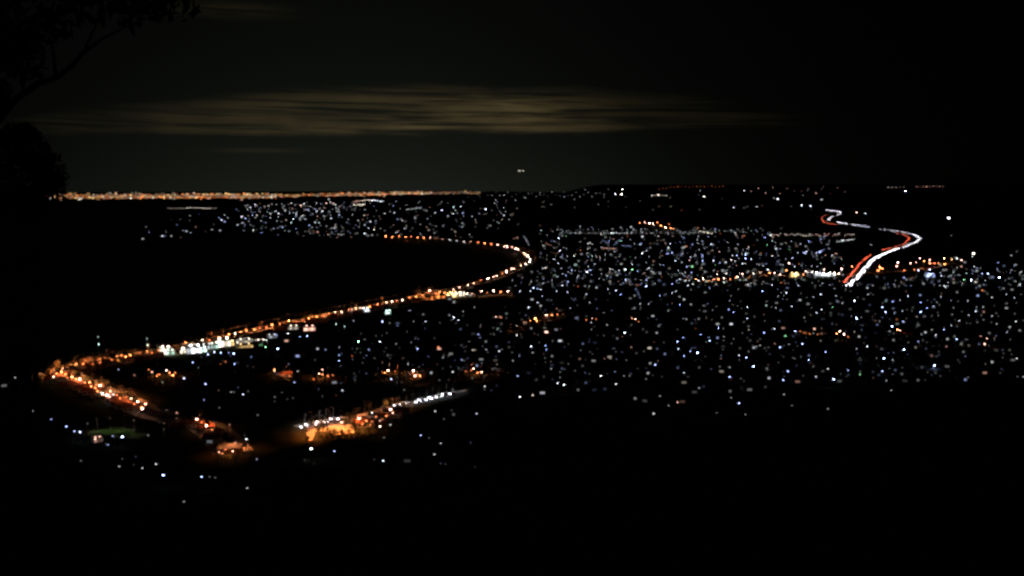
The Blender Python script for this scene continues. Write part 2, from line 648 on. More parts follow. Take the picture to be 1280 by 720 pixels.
def district(x, y):
    if x < 110 and y > 455:
        return "outside the shore road's corner"
    if x < 335 and y >= 556:
        return "at the town's lowest edge"
    if x < 200 and y > 515:
        return 'around the floodlit lawn'
    if x < 340 and y > 505:
        return "near the point road's end"
    if x < 330 and y >= 447:
        return "inside the shore road's corner"
    if x < 440 and y < 447:
        return 'below the white seafront pavilions'
    if x < 450 and y < 505:
        return 'above the orange car park'
    if x < 640 and y >= 508:
        return 'below the orange car park'
    if x < 640 and y < 425:
        return 'beside the long shore road'
    if x < 640:
        return 'above the car park road'
    if x < 720 and y < 388:
        return "past the shore road's bend"
    if x < 760 and y < 430:
        return 'around the short diagonal street'
    if x < 760:
        return 'below the short diagonal street'
    row = 'far row' if y < 372 else 'upper row' if y < 402 else 'middle row' if y < 432 else 'lower row' if y < 462 else 'lowest row'
    if x < 860:
        c = 'in mid town'
    elif x < 960:
        c = 'below the inland road'
    elif x < 1055:
        c = "before the freeway's end"
    elif x < 1140:
        c = "under the freeway's end"
    elif x < 1205:
        c = 'under the floodlit yard'
    else:
        c = 'beyond the floodlit yard'
    return row + ' ' + c


PENDING = []          # (key, x, object, text before, text after)


def want_label(key, x, o, head, tail):
    PENDING.append((key, x, o, head, tail))


def settle_labels():
    by = {}
    for p in PENDING:
        by.setdefault(p[0], []).append(p)
    for key, rows in by.items():
        rows.sort(key=lambda r: r[1])
        for i, r in enumerate(rows):
            if len(rows) == 1:
                r[2]['label'] = '%s %s' % (r[3], r[4])
            else:
                r[2]['label'] = '%s, %s from the bay, %s' % (r[3], nth(i + 1), r[4])


# ------------------------------------------------------------------ street lamps
PIX = FPX * 0.8      # pixels per unit slope at the scored size


def pxm(p):
    return math.hypot(p[0], p[1]) / PIX      # metres per pixel at that point


def pole_mesh(h, arm):
    mb = MB()
    mb.box((0, 0, 0.15), (0.4, 0.4, 0.3), M_conc)
    mb.tube([(0, 0, 0.2), (0, 0, h * 0.6), (0, 0, h)], [0.11, 0.08, 0.06], M_metal, 6)
    mb.tube([(0, 0, h - 0.05), (arm * 0.5, 0, h + 0.22), (arm, 0, h + 0.25)], [0.05, 0.04, 0.04], M_metal, 5)
    return mb.mesh('pole')


def hood_mesh(h, arm):
    mb = MB()
    mb.box((arm + 0.35, 0, h + 0.32), (1.0, 0.42, 0.14), M_hood, 0, 0.8)
    return mb.mesh('lamp_hood')


POLE = pole_mesh(7.0, 1.2)
HOOD = hood_mesh(7.0, 1.2)
LENSES = {}


def lens_mesh(c, L, fat=1.0):
    m = em(c, L)
    key = (m.name, fat)
    if key not in LENSES:
        mb = MB()
        mb.ell((1.55, 0, 7.02), (0.48 * fat, 0.34 * fat, 0.22 * fat), m, 8, 4)
        LENSES[key] = mb.mesh('lamp_lens')
    return LENSES[key]


LEVEL = [0.28, 0.75, 2.0, 5.5, 17.0]
BRIGHT = ['faint', 'dim', 'clear', 'bright', 'dazzling']


def lamp(kind, px, py, c, I, rz=None, cat='street lamp', group=None, gain=1.0):
    """A street lamp whose head stands where the sight line (px, py) passes 7 m above the land."""
    p = ground_at([px], [py], 7.0)[0]
    m = pxm(p)
    fat = min(2.2, max(1.0, m / 1.25))
    area = 0.28 * fat * fat
    L = I * m * m / area * gain
    rz = random.uniform(0, 6.28) if rz is None else rz
    off = 1.55
    bx, by = p[0] - off * math.cos(rz), p[1] - off * math.sin(rz)
    e = empty(kind, (bx, by, p[2] - 7.0), rz)
    put('pole', POLE, e)
    put('hood', HOOD, e)
    put('lamp_lens', lens_mesh(c, L, round(fat * 4) / 4), e)
    e['category'] = cat
    if group:
        e['group'] = group
    return e


STREET = """
50 467 p1;19 472 d1;20 498 b1;42 514 w2;64 524 b2;83 533 b3;100 540 b4;93 539 b3;119 549 p3;141 545 b2;153 546 b4;135 556 b2;185 544 w1;148 462 b2;
168 469 p1;203 478 c1;230 473 b3;241 453 b3;257 480 b3;289 490 w1;255 500 b2;208 513 w2;221 516 p2;221 523 p0;205 529 p0;304 493 w2;293 455 b3;
308 549 w3;190 465 p3;149 583 d1;178 585 w2;195 580 w2;204 594 b4;252 596 b3;269 597 d0;309 610 w2;230 627 d1;321 574 b2;262 596 d0;
332 434 g3;347 436 b4;346 419 b2;360 417 w3;375 421 b2;384 420 b3;448 427 g4;475 427 w3;461 437 b2;495 430 d1;407 437 b1;424 434 w1;
424 444 b2;424 451 b3;343 464 p3;372 464 d1;403 462 p3;368 478 b2;428 488 w2;478 402 b3;485 391 c4;512 388 w1;497 407 b1;532 402 w2;567 397 w3;573 400 w2;
562 394 w1;579 389 d1;593 384 d1;598 418 b2;600 422 b1;522 436 b3;510 455 d1;489 474 b3;554 447 d1;577 450 b2;602 454 b2;624 439 w2;608 437 w1;566 465 w2;
606 483 w2;544 514 w2;596 517 w2;526 544 b3;551 554 w2;480 547 d1;389 561 w4;418 564 b3;479 576 w3;543 568 d2;488 531 d2;475 526 p3;465 516 w3;
260 443 b3;268 440 b3;276 441 b3;286 441 b2;292 442 b4;314 446 b1;333 425 c2;431 408 c2;442 401 w1;420 405 c2;
660 385 d1;713 385 d1;740 398 p2;739 403 w1;759 406 d1;794 399 p3;755 391 d0;811 380 w1;835 388 d1;850 381 b2;858 399 d1;911 387 b2;917 390 b2;
934 384 w2;934 398 w2;898 410 b3;905 421 d1;876 418 b2;887 426 b3;886 422 b1;854 422 b2;847 427 b3;848 436 w2;863 439 b2;872 441 b4;855 445 b3;
855 466 w2;819 456 b3;781 416 w3;789 434 p1;783 450 d0;751 470 w3;780 470 d1;770 480 w2;825 495 w1;817 517 d2;847 503 p2;836 507 d1;874 485 w1;
912 471 b3;912 459 d1;924 444 w2;933 447 b3;942 458 b4;950 432 d1;955 416 b3;914 497 d1;924 504 b3;932 518 d1;896 516 d0;
646 419 w2;664 433 w3;666 441 d1;682 432 b2;683 437 b2;649 445 b1;641 451 d1;689 461 d1;647 470 b2;697 479 w3;705 481 w3;650 496 w3;666 494 k2;
990 383 w2;1005 397 d1;1021 391 w2;1027 387 w2;1041 384 g1;1053 379 d1;1071 398 b4;1103 384 b3;1107 390 b3;1128 389 w1;1129 402 b2;1115 408 b4;
1125 413 p3;1112 414 d1;1151 390 b3;1159 385 b2;1167 383 b2;1146 396 w1;1180 412 b3;1170 419 w2;1189 407 w1;1199 401 w2;1211 394 w1;1220 389 w2;
1229 384 d1;1270 402 d2;1259 415 w1;994 414 b3;982 420 g2;968 411 w2;1050 414 p4;1055 418 p4;975 434 b3;1003 430 b3;1032 440 b3;1011 450 b3;
1084 433 w3;1071 436 w1;1130 437 b4;1148 427 b2;1196 424 b3;1226 420 p1;1234 423 p2;1231 430 p3;1183 433 p1;1105 448 b4;1103 464 b3;1116 450 d1;
1168 457 b4;1271 448 w2;985 464 b3;979 475 b3;1001 446 d0;993 448 d0;1020 471 w2;1035 461 d2;1042 474 b4;1060 463 b2;1075 468 g2;1108 476 d1;
1114 488 d1;980 493 d1;1035 511 d1;990 507 d0;
664 352 d1;650 364 w2;667 360 b3;663 364 w2;672 361 b2;672 378 w2;679 354 w1;676 362 w2;661 384 w2;696 364 w2;703 357 w2;710 352 b2;709 365 w2;
710 340 w1;714 342 w1;697 346 w1;703 342 w1;715 338 b2;678 370 w1;690 350 w1;733 368 w2;737 378 d1;734 340 w3;759 345 w2;760 361 w1;766 337 w1;774 338 w1;
782 337 w3;770 363 w2;776 368 b2;782 351 w2;800 380 w1;752 342 w1;749 348 d1;811 335 w2;808 350 b2;808 358 b3;811 347 w1;825 370 b2;
840 366 w2;845 364 w1;840 355 b2;850 349 w2;853 342 w1;860 357 w2;887 360 b2;905 353 c2;921 319 b2;932 318 b3;932 323 b3;939 324 w2;928 330 w2;
935 356 w2;953 364 b3;835 317 b2;840 316 b3;844 326 w2;851 319 b1;878 320 b2;878 326 b2;892 326 w2;899 329 b1;907 328 w2;914 325 k2;
1071 266 p3;1082 267 d2;1132 239 b4;1040 319 w2;1005 316 b2;1025 315 b3;1089 306 d1;1130 347 b2;1148 338 b3;1163 343 b4;1162 337 b3;1177 345 w2;
1205 350 g2;1214 350 b4;1228 342 b2;1235 342 b3;1249 347 b4;1275 341 w1;1275 356 w2;1185 353 w1;1182 359 w2;1155 355 d1;1258 368 d1;1176 371 w1;
1026 368 w2;1017 371 w1;983 366 w2;973 370 d1;1045 370 d1;1068 376 w3;1085 368 d1;1116 377 b2;1118 392 b1;1125 375 d1;1135 370 w2;1151 378 b2;
970 385 d1;965 356 w2;1028 354 w1;1210 376 d1;1240 372 d1;1268 372 w1;1240 395 d1;1246 405 d1;
"""
HOUSES = """
5 482 d2w;262 552 w2w;397 436 w2;358 426 p3w;484 444 b2;418 478 w2w;372 445 b3w;326 431 g2w;486 444 w1w;539 466 w2;592 438 k3w;549 436 p3w;522 470 o2;357 470 o2w;
529 393 w1;625 396 p2;622 411 c1;497 404 b1w;509 576 d1w;567 518 d1;683 415 p4w;695 412 w2w;700 426 w3w;657 404 d1;793 385 w1;
880 382 w1w;881 389 d1w;897 405 d2w;914 405 w3w;812 435 k3w;818 432 w2w;821 416 w2;762 446 k2w;742 451 d2w;799 495 w2w;794 498 d2;806 501 d1w;
855 478 k2w;868 490 d1w;916 484 w3w;937 487 d2w;853 502 p1w;678 491 w3w;684 397 p1w;1084 389 d1w;1167 384 d1w;1258 385 d2w;979 410 p2w;1006 416 o2w;1018 411 p3;
1027 417 p1;1131 463 d2w;1184 458 d1w;1266 450 d1w;1231 466 p2w;997 477 p2w;1208 425 d1;1265 362 d1w;1217 317 k4w;1131 476 d0w;1075 450 d0w;
880 246 k3w;823 244 k3w;972 249 w3w;1013 258 w3w;1002 257 w3;777 243 k4w;769 243 w3;778 237 k3;1186 273 w4w;946 259 d2;917 260 w2;930 239 w2;1027 250 d2w;
607 262 w3w;1000 375 w2w;1010 380 d1w;1053 301 w2w;970 311 w2w
"""


def parse(s, wide=False):
    out = []
    for t in s.replace('\n', '').split(';'):
        t = t.strip()
        if not t:
            continue
        x, y, k = t.split()
        out.append((float(x), float(y), k[0], int(k[1]), len(k) > 2))
    return out


street = parse(STREET)
for x, y, c, l, _ in street:
    I = LEVEL[l] * random.uniform(0.8, 1.25)
    e = lamp('street_lamp', x, y, c, I, group='street lamps scattered over the dark town')
    dd = district(x, y)
    want_label(('lamp', c, l, dd), x, e, '%s %s street lamp' % (BRIGHT[l], CNAME[c]), dd)

# ------------------------------------------------------------------ houses with a lit window
HM = {}


def gable_roof(w, d, z, rise, over, mat):
    hw, hd = w / 2 + over, d / 2 + over
    vs = [(-hw, -hd, z), (hw, -hd, z), (hw, hd, z), (-hw, hd, z), (-hw, 0, z + rise), (hw, 0, z + rise),
          (-hw, -hd, z + 0.15), (hw, -hd, z + 0.15), (hw, hd, z + 0.15), (-hw, hd, z + 0.15)]
    mb = MB()
    mb.add(vs, [(3, 2, 1, 0), (0, 1, 7, 6), (2, 3, 9, 8), (6, 7, 5, 4), (8, 9, 4, 5), (0, 6, 4, 9, 3), (1, 2, 8, 5, 7)], mat)
    return mb.mesh('roof')


def house_meshes(v):
    if v in HM:
        return HM[v]
    w, d, h = [(11, 8, 2.9), (13, 9, 3.0), (9, 8, 3.1)][v]
    r = {'w': w, 'd': d}
    r['wall'] = MB().box((0, 0, h / 2), (w, d, h), WALLS[v]).mesh('wall')
    r['roof'] = gable_roof(w, d, h, 2.0, 0.5, ROOFS[v % 2])
    r['chimney'] = MB().box((w * 0.28, 1.2, h + 1.9), (0.7, 0.7, 1.6), WALLS[1]).mesh('chimney')
    r['door'] = MB().box((w * 0.36, -d / 2 - 0.03, 1.05), (0.95, 0.08, 2.1), pmat('door_paint', (0.12, 0.06, 0.04), 0.6, 0.3, 0.2, 3)).mesh('door')
    r['dark'] = MB().box((-w * 0.34, -d / 2 - 0.03, 1.5), (1.6, 0.08, 1.2), M_glass).mesh('window')
    HM[v] = r
    return r


WIN = {}


def window_mesh(v, wide, c, L):
    m = em(c, L)
    key = (v, wide, m.name)
    if key not in WIN:
        r = house_meshes(v)
        ww, hh = (3.4, 1.5) if wide else (1.7, 1.5)
        mb = MB()
        y = -r['d'] / 2
        mb.box((0, y - 0.03, 1.6), (ww, 0.06, hh), m)
        for xx in (-ww / 2 - 0.06, ww / 2 + 0.06):
            mb.box((xx, y - 0.05, 1.6), (0.12, 0.1, hh + 0.24), WALLS[2])
        for zz in (1.6 - hh / 2 - 0.06, 1.6 + hh / 2 + 0.06):
            mb.box((0, y - 0.05, zz), (ww, 0.1, 0.12), WALLS[2])
        WIN[key] = mb.mesh('window')
    return WIN[key]


def house(kind, px, py, c, I, wide, group, scale=1.0, face=None, dark=False):
    p = ground_at([px], [py], 1.6)[0]
    m = pxm(p)
    az = math.atan2(p[0], p[1])
    rz = -az + (random.uniform(-0.6, 0.6) if face is None else face)
    v = random.randrange(3)
    r = house_meshes(v)
    s = scale
    area = (3.4 * 1.5 if wide else 1.7 * 1.5) * s * s * math.cos(rz + az)
    L = I * m * m / area
    cx = p[0] - math.sin(rz) * r['d'] / 2 * s
    cy = p[1] + math.cos(rz) * r['d'] / 2 * s
    e = empty(kind, (cx, cy, height(cx, cy) - 0.0), rz, s)
    put('wall', r['wall'], e)
    ro = put('roof', r['roof'], e)
    if random.random() < 0.5:
        put('chimney', r['chimney'], ro)
    put('door', r['door'], e)
    put('window', r['dark'], e)
    put('window', window_mesh(v, wide, c, L) if not dark else r['dark'], e, loc=(0, 0, 0) if not dark else (3.2, 0.01, 0))
    e['category'] = 'house'
    e['group'] = group
    return e


houses = parse(HOUSES)
taken = [(a[0], a[1]) for a in street + houses]
n = 0
while n < 205:
    x, y = random.uniform(560, 1280), 318 + 175 * random.random() ** 0.9
    lim = 480 if x < 700 else 505 if x < 960 else 480
    if y > lim or (x < 700 and y < 345):
        continue
    if any((x - a) ** 2 + ((y - b) * 1.3) ** 2 < 36 for a, b in taken):
        continue
    if 1055 < x < 1155 and y < 357:
        continue
    taken.append((x, y))
    c = random.choices('dwbkpoc', [34, 24, 18, 8, 6, 3, 5])[0]
    houses.append((x, y, c, random.choices([0, 1, 2], [5, 5, 2])[0], random.random() < 0.15))
    n += 1
for x, y, c, l, wide in houses:
    far = y < 300
    e = house('house', x, y, c, LEVEL[l] * random.uniform(0.6, 1.1), wide, 'houses with a lit window in the dark town', 1.0 if not far else 1.6)
    dd = district(x, y) if not far else ('on the far dark ridge' if x > 620 else 'on the far bay shore')
    want_label(('house', c, l, wide, dd), x, e, '%s house, %s %s window' % (['small', 'plain', 'lit', 'brightly lit', 'floodlit'][l], 'wide' if wide else 'single', CNAME[c]), dd)

# ------------------------------------------------------------------ orange sodium lamps along the roads
SODIUM = {
    'shore': """78 461 p3;95 455 o3;104 455 o3;116 455 o2;125 453 o2;140 450 o2;152 444 o2;157 446 o3;163 444 o3;175 442 o1;184 439 o3;190 441 o2;198 438 o2;
        209 432 k3;232 428 o3;243 430 o2;253 425 k3;262 425 o2;270 423 o3;286 418 o3;294 417 k3;301 415 o2;308 413 o3;318 412 o3;325 410 o2;333 409 o2;340 406 o4;350 405 o2;
        361 401 o4;370 402 o2;378 400 o2;386 398 o3;396 396 o3;404 395 o3;411 392 o2;419 390 p3;427 390 p3;436 387 o2;445 386 o3;452 385 p2;462 383 o3;
        472 380 o3;483 378 k3;490 377 k3;496 376 o2;503 375 k3;512 372 o3;520 371 o3;528 369 o3;537 363 p4;545 367 o3;549 365 o3;556 366 o3;567 362 p3;
        574 359 p3;585 356 k3;592 354 p3;601 350 o2;610 348 p4;617 346 p3;621 345 k3;628 342 o3;633 340 p4;640 336 p3;643 336 p3;651 332 p3;657 330 k3;
        662 327 k4;663 324 k3;660 320 p4;657 318 p3;655 316 p3;648 312 k3;645 311 p4;640 309 p3;634 308 p4;630 308 k3;622 306 p3;614 305 o3;606 304 o3;598 303 o2;589 302 p1;580 302 d2;
        571 301 d1;562 300 d2;553 299 p1;545 298 o1;538 297 p2;530 297 o3;522 297 o3;514 296 o2;507 296 o3;499 295 o2;490 296 o3;482 295 o3""",
    'point': """67 471 k3;71 467 o3;77 465 o4;82 468 o3;84 472 o2;90 471 o4;95 474 o3;100 474 p4;106 478 o3;112 478 o4;114 483 o3;119 485 o3;125 482 p4;122 489 o3;
        128 492 k4;133 494 p4;138 489 p3;137 496 p3;146 494 o2;150 498 o2;158 496 o2;164 498 k3;168 505 o2;172 502 p4;177 509 o3;182 505 p4;178 511 p4;
        246 524 p4;252 528 o2;258 532 p4;265 537 o2;287 531 p1;274 565 p3;282 562 o2;291 564 p3;294 553 p2;302 556 o1;305 560 o2;278 567 o2""",
    'branch': """560 368 y4;565 366 y4;570 367 k4;575 366 y4;584 367 k3;590 367 p2;602 364 p4;609 366 o2;617 364 p4;626 365 o3;635 364 p4""",
    'diagonal': """646 407 d1;655 403 p1;663 401 o2;669 398 o4;671 401 o3;683 394 p3;690 394 o3;697 393 o2""",
    'inland': """870 349 o3;879 348 p4;886 351 o2;892 349 o3;898 349 o3;905 348 p3;913 349 o2;920 347 o3;925 341 k3;922 346 p3;928 342 p3;896 343 k2;908 342 k2;942 342 k2;950 341 k1;960 337 w2;
        962 341 o3;968 341 p3;975 343 p3;983 338 o3;986 329 p3;990 341 k4;994 342 y4;998 341 o4;1004 343 o3;1007 339 p3;1015 340 k3;1021 341 w4;1029 342 w4;1036 342 w4;1043 342 k4;1048 342 p3;
        1030 337 p3;1052 336 p3;1065 333 o3;1100 334 o4;1098 338 o3;1103 336 o3;1122 328 p4;1121 333 p3;1130 338 o2;1138 329 p3;1145 328 p2;1143 337 o2;1150 323 p2;1155 326 o3;1162 325 p3;
        1162 329 o3;1168 329 r3;1173 329 o2;1180 323 y3;1181 330 o3;1190 324 y2;1202 325 p3;1196 323 d2""",
    'parkside': """449 523 p4;458 526 o3;453 530 o3;465 527 o2;475 533 k3;463 531 o2;488 512 p4;491 516 p3;483 520 o3;478 524 o2;427 528 p3;470 521 o2""",
    'hillroad': """800 278 o2;806 278 p2;812 279 p4;816 280 p3;822 278 o2;826 282 o3;832 284 p4;838 285 o3;842 286 o2;836 280 o1""",
    'town': """196 470 o3;199 468 o2;208 463 k3;212 466 o3;216 469 o4;219 466 o2;186 462 o2;343 462 o3;352 469 o2;362 470 o2;392 474 o2;399 467 p3;403 468 o3;410 470 o2;416 469 o1;
        478 465 o1;485 463 p4;481 466 o3;494 464 o1;517 463 p4;519 470 p4;525 470 o4;582 464 o1;589 463 o2;592 461 p3;597 466 o3;602 465 p3;620 396 p2;627 397 o1;548 434 o2;
        733 400 o1;745 399 o1;790 398 o2;798 402 o1;1000 414 o1;1012 417 o1;1022 418 o1;1046 417 o3;1060 421 o1;1122 412 o3;440 445 o0;276 455 o0;282 452 o1""",
}
RNAME = {'shore': 'along the shore road', 'point': 'along the point road', 'branch': 'on the short branch road',
         'diagonal': 'on the diagonal street', 'inland': 'along the inland road', 'parkside': 'on the car park road',
         'hillroad': 'at the ridge foot', 'town': 'among the dark houses'}
for road, s in SODIUM.items():
    rp = RPTS.get(road)
    rows = parse(s)
    for x, y, c, l, _ in rows:
        rz = None
        e = lamp('sodium_lamp', x, y, c, LEVEL[l] * 1.9 * random.uniform(0.7, 1.25), rz, 'street lamp', 'sodium lamps of the lit roads', 1.0)
        nm = CNAME.get(c, 'red')
        want_label(('sodium', road, c, l), x, e, '%s %s sodium lamp' % (BRIGHT[l], nm), RNAME[road])

# added hooded masts, lenses out of sight, that put light pools on the ground
MASTP = MB()
MASTP.box((0, 0, 0.2), (0.6, 0.6, 0.4), M_conc)
MASTP.tube([(0, 0, 0.3), (0, 0, 9.2)], [0.14, 0.09], M_metal, 6)
MASTP.tube([(0, 0, 9.1), (1.2, 0, 9.4)], [0.07, 0.06], M_metal, 5)
MASTP = MASTP.mesh('mast')
MHOOD = MB()
MHOOD.box((1.7, 0, 9.48), (1.6, 1.1, 0.25), M_hood, 0, 0.75)
for sx_, sy_, dx_, dy_ in ((1.6, 0.04, 0, 0.53), (1.6, 0.04, 0, -0.53), (0.04, 1.02, 0.78, 0), (0.04, 1.02, -0.78, 0)):
    MHOOD.box((1.7 + dx_, dy_, 9.15), (sx_, sy_, 0.42), M_hood)  # skirt hides the lens, so only its pool shows
MHOOD = MHOOD.mesh('hood')
MLENS = {}


def added_mast(px, py, c, L, label, group=None, kind='floodlight_mast', height_off=0.0):
    p = ground_at([px], [py])[0]
    e = empty(kind, tuple(p), random.uniform(0, 6.28))
    m = em(c, L)
    if m.name not in MLENS:
        MLENS[m.name] = MB().box((1.7, 0, 9.33), (1.4, 0.9, 0.05), m).mesh('lamp_lens')
    put('mast', MASTP, e)
    put('hood', MHOOD, e)
    put('lamp_lens', MLENS[m.name], e)
    e['category'] = 'floodlight'
    if group:
        e['group'] = group
    if label:
        e['label'] = label
    return e


def added_masts_along(road, a, b, n, c, L, phrase, spread=4.5):  # lights added for the ground glow, beside the sodium lamps themselves
    P = RPTS[road]
    pxs = ROADS[road]
    for i in range(n):
        t = a + (b - a) * (i + 0.5) / n
        k = min(len(pxs) - 1, int(t * (len(pxs) - 1)))
        e = added_mast(pxs[k][0] + random.uniform(-4, 4), pxs[k][1] + random.uniform(-1, 1) * spread * 700 / math.hypot(*RPTS[road][k][:2]), c, L * random.uniform(0.4, 1.6), None, 'hooded masts over the lit roads')
        want_label(('mast', road, a), pxs[k][0], e, 'hooded mast lighting orange ground', phrase)


added_masts_along('shore', 0.0, 0.24, 30, 'o', 620, 'by the shore corner')
added_masts_along('shore', 0.24, 0.52, 52, 'o', 640, 'along the middle shore road')
added_masts_along('shore', 0.52, 0.80, 26, 'o', 420, "by the shore road's bend")
added_masts_along('point', 0.0, 0.50, 32, 'o', 620, 'by the point road')
added_masts_along('branch', 0.0, 1.0, 8, 'o', 260, 'by the short branch road')
added_masts_along('diagonal', 0.05, 0.9, 6, 'o', 300, 'by the diagonal street')
added_masts_along('inland', 0.0, 1.0, 30, 'o', 500, 'by the inland road', 1.5)
added_masts_along('shore', 0.80, 1.0, 12, 'o', 420, 'on the far shore road', 2.0)
added_masts_along('parkside', 0.25, 0.55, 8, 'o', 420, 'by the car park road')
added_masts_along('hillroad', 0.0, 1.0, 6, 'o', 420, 'by the ridge foot')
for x, y in [(196, 470), (212, 470), (218, 471), (358, 472), (345, 468), (400, 474), (409, 473), (487, 467), (497, 467), (521, 473), (590, 467), (602, 468),
             (250, 532), (262, 540), (280, 569), (292, 566), (306, 562)]:
    e = added_mast(x, y, 'o', 330, None, 'hooded masts over the lit roads')  # added too: orange glow on the ground between houses
    want_label(('mast', 'town'), x, e, 'hooded mast lighting orange ground', 'among the dark houses')

for x, y in [(381, 534), (390, 532.2), (399, 530.2), (408, 528), (417, 526), (425, 524.5)] + [(500 + 8.3 * q, 507.6 - 2.0 * q) for q in range(9)]:
    e = added_mast(x, y, 'w', 120, None, 'hooded masts over the lit roads')  # added lights that join the headlights into one white strip
    want_label(('mast', 'whiteroad', x < 450), x, e, 'hooded mast lighting white road', 'above the orange car park' if x < 450 else 'past the orange car park')

# the floodlit car park
g = ground_at([383, 392, 404, 420, 443, 443.5, 430, 421, 412, 402, 394, 390, 386], [541, 536, 533, 531, 530, 541, 543, 544, 540, 539, 542, 551, 551])
mb = MB()
mb.add([(q[0], q[1], 2.10) for q in g], [tuple(range(len(g)))[::-1]], M_conc)
cpk = mb.build('car_park')
if cpk.data.polygons[0].normal.z < 0:
    cpk.data.flip_normals()
tag(cpk, 'pale paved car park flooded with strong orange light', kind='structure')
for i, (x, y) in enumerate([(388, 548), (392, 540), (402, 537), (411, 536), (421, 537), (431, 536), (440, 536), (424, 541), (437, 541), (413, 533), (429, 532), (397, 538), (406, 538), (416, 538.5), (426, 538.5), (435, 540), (386, 543), (390, 550), (442, 533)]):
    e = added_mast(x, y, 'f', 640, None, 'masts of the orange car park')  # masts added to flood the paving from hidden lenses
    want_label(('mast', 'carpark'), x, e, 'tall hooded mast standing', 'in the orange car park')

# green lawn floodlit at the foot of the hill
g = ground_at([114, 124, 140, 158, 176, 170, 150, 130], [541, 537, 535.5, 537, 545, 546, 541, 543])
mb = MB()
mb.add([(q[0], q[1], 2.10) for q in g], [tuple(range(len(g)))[::-1]], M_lawn)
lw = mb.build('lawn')
if lw.data.polygons[0].normal.z < 0:
    lw.data.flip_normals()
tag(lw, 'narrow green lawn under floodlights at the hill foot', kind='structure')
for x, y in [(122, 540), (138, 538), (155, 539), (168, 543)]:
    e = added_mast(x, y, 'k', 70, None, 'masts of the green lawn')  # masts added to brighten the grass, lenses hidden
    want_label(('mast', 'lawn'), x, e, 'hooded mast standing', 'on the floodlit green lawn')

# ------------------------------------------------------------------ seafront pavilions (white floodlit buildings)


def pavilion(px, py, w, d, h, turn, c, I, label, kind='pavilion', bays=6):
    p = ground_at([px], [py], h * 0.5)[0]
    m = pxm(p)
    az = math.atan2(p[0], p[1])
    rz = -az + turn
    e = empty(kind, (p[0] - math.sin(rz) * d / 2, p[1] + math.cos(rz) * d / 2, p[2] - h * 0.5), rz)
    MB().box((0, 0, h / 2), (w, d, h), WALLS[2]).build('wall', e)
    mb = MB()
    mb.box((0, 0, h + 0.2), (w + 1.0, d + 1.0, 0.4), ROOFS[1])
    mb.box((0, 0, h + 0.8), (w * 0.5, d * 0.5, 0.8), ROOFS[1])
    mb.build('roof', e)
    MB().box((0, -d / 2 - 1.0, h * 0.86), (w, 2.0, 0.15), WALLS[0]).build('awning', e)
    bw = w / bays
    L = I * m * m / (w * 0.8 * h * 0.62)
    for k in range(bays):
        MB().box((-w / 2 + bw * (k + 0.5), -d / 2 - 0.04, h * 0.42), (bw * 0.8, 0.08, h * 0.62), em(c, L * random.choice((0.2, 0.5, 0.9, 1.3, 2.1)))).build('window', e)
    tag(e, label, 'building', 'white pavilions on the seafront')
    # rooftop floodlights facing the lookout
    for k in range(2):
        f = MB()
        f.box((w * (0.5 * k - 0.25), -d / 2 - 0.5, h + 0.9), (1.1, 0.25, 0.7), em(c, L * 8))
        f.box((w * (0.5 * k - 0.25), -d / 2 - 0.3, h + 0.9), (1.3, 0.12, 0.9), M_hood)
        f.build('floodlight', e)
    return e


pavilion(207, 439, 10, 8, 6.5, 0.10, 'k', 110, 'tall bright cream pavilion at the bay end of the white row')
pavilion(213, 441, 7, 8, 4, 0.10, 'c', 12, 'small mint-white kiosk beside the tall bright cream pavilion')
pavilion(232, 439, 9, 8, 4, 0.15, 'k', 55, 'low cream pavilion before the long white hall')
pavilion(243, 437.5, 13, 9, 7, 0.15, 'w', 190, 'long two storey white hall, brightest of the seafront row')
pavilion(252, 438, 9, 8, 4, 0.2, 'c', 30, 'low mint-white pavilion joining the long white hall')
pavilion(258, 434, 10, 8, 4.5, 0.25, 'w', 14, 'plain white pavilion behind the row of blue lamps')
pavilion(268, 433, 9, 8, 5, 0.25, 'c', 16, 'greenish pavilion before the dazzling cream pavilion')
pavilion(279, 429, 14, 9, 8, 0.2, 'k', 260, 'dazzling cream pavilion with a gabled front by the shore road')
pavilion(288, 430, 7, 8, 4, 0.2, 'y', 22, 'small golden kiosk beside the dazzling cream pavilion')
pavilion(306, 427, 16, 7, 3.5, 0.1, 'k', 22, 'long low cream shelter on the promenade, nearer the tall pavilion', bays=8)
pavilion(306, 433, 15, 7, 3, 0.1, 'y', 16, 'long low golden shelter in front of the cream shelter', bays=8)
pavilion(326, 427.5, 10, 7, 3, 0.1, 'k', 10, 'short cream shelter ending the seafront row')
pavilion(340, 421, 10, 7, 3, 0.1, 'w', 5, 'dim white boat shed past the seafront row')
pavilion(367, 410, 11, 8, 3.6, 0.1, 'k', 14, 'cream cafe beside the shore road past the boat shed')
pavilion(387, 411, 12, 8, 5, 0.1, 'p', 30, 'bright peach hotel on the inland side of the shore road')
pavilion(447, 388, 10, 8, 4, 0.1, 'k', 10, 'cream shop block on the long shore road')
pavilion(457, 388, 9, 8, 4, 0.1, 'w', 18, 'white shop block beside a cream one on the shore road')
pavilion(438, 390, 8, 8, 4, 0.1, 'p', 8, 'small peach shop on the long shore road')
pavilion(485, 391, 7, 7, 4, 0.1, 'c', 12, 'mint-white kiosk alone below the long shore road')
pavilion(566, 369, 15, 9, 6, 0.05, 'y', 70, 'golden floodlit hall where the branch road leaves the shore')
pavilion(553, 371, 22, 8, 4, 0.05, 'f', 40, 'long orange lit hall beside the golden floodlit hall')
pavilion(578, 368.5, 9, 8, 4, 0.05, 'k', 16, 'small cream hall just past the golden floodlit hall')
pavilion(535, 373.5, 22, 8, 3, 0.05, 'f', 14, 'dim orange shed row before the long orange hall')
pavilion(993, 344, 16, 10, 7, 0.0, 'y', 45, 'golden floodlit depot on the inland road')
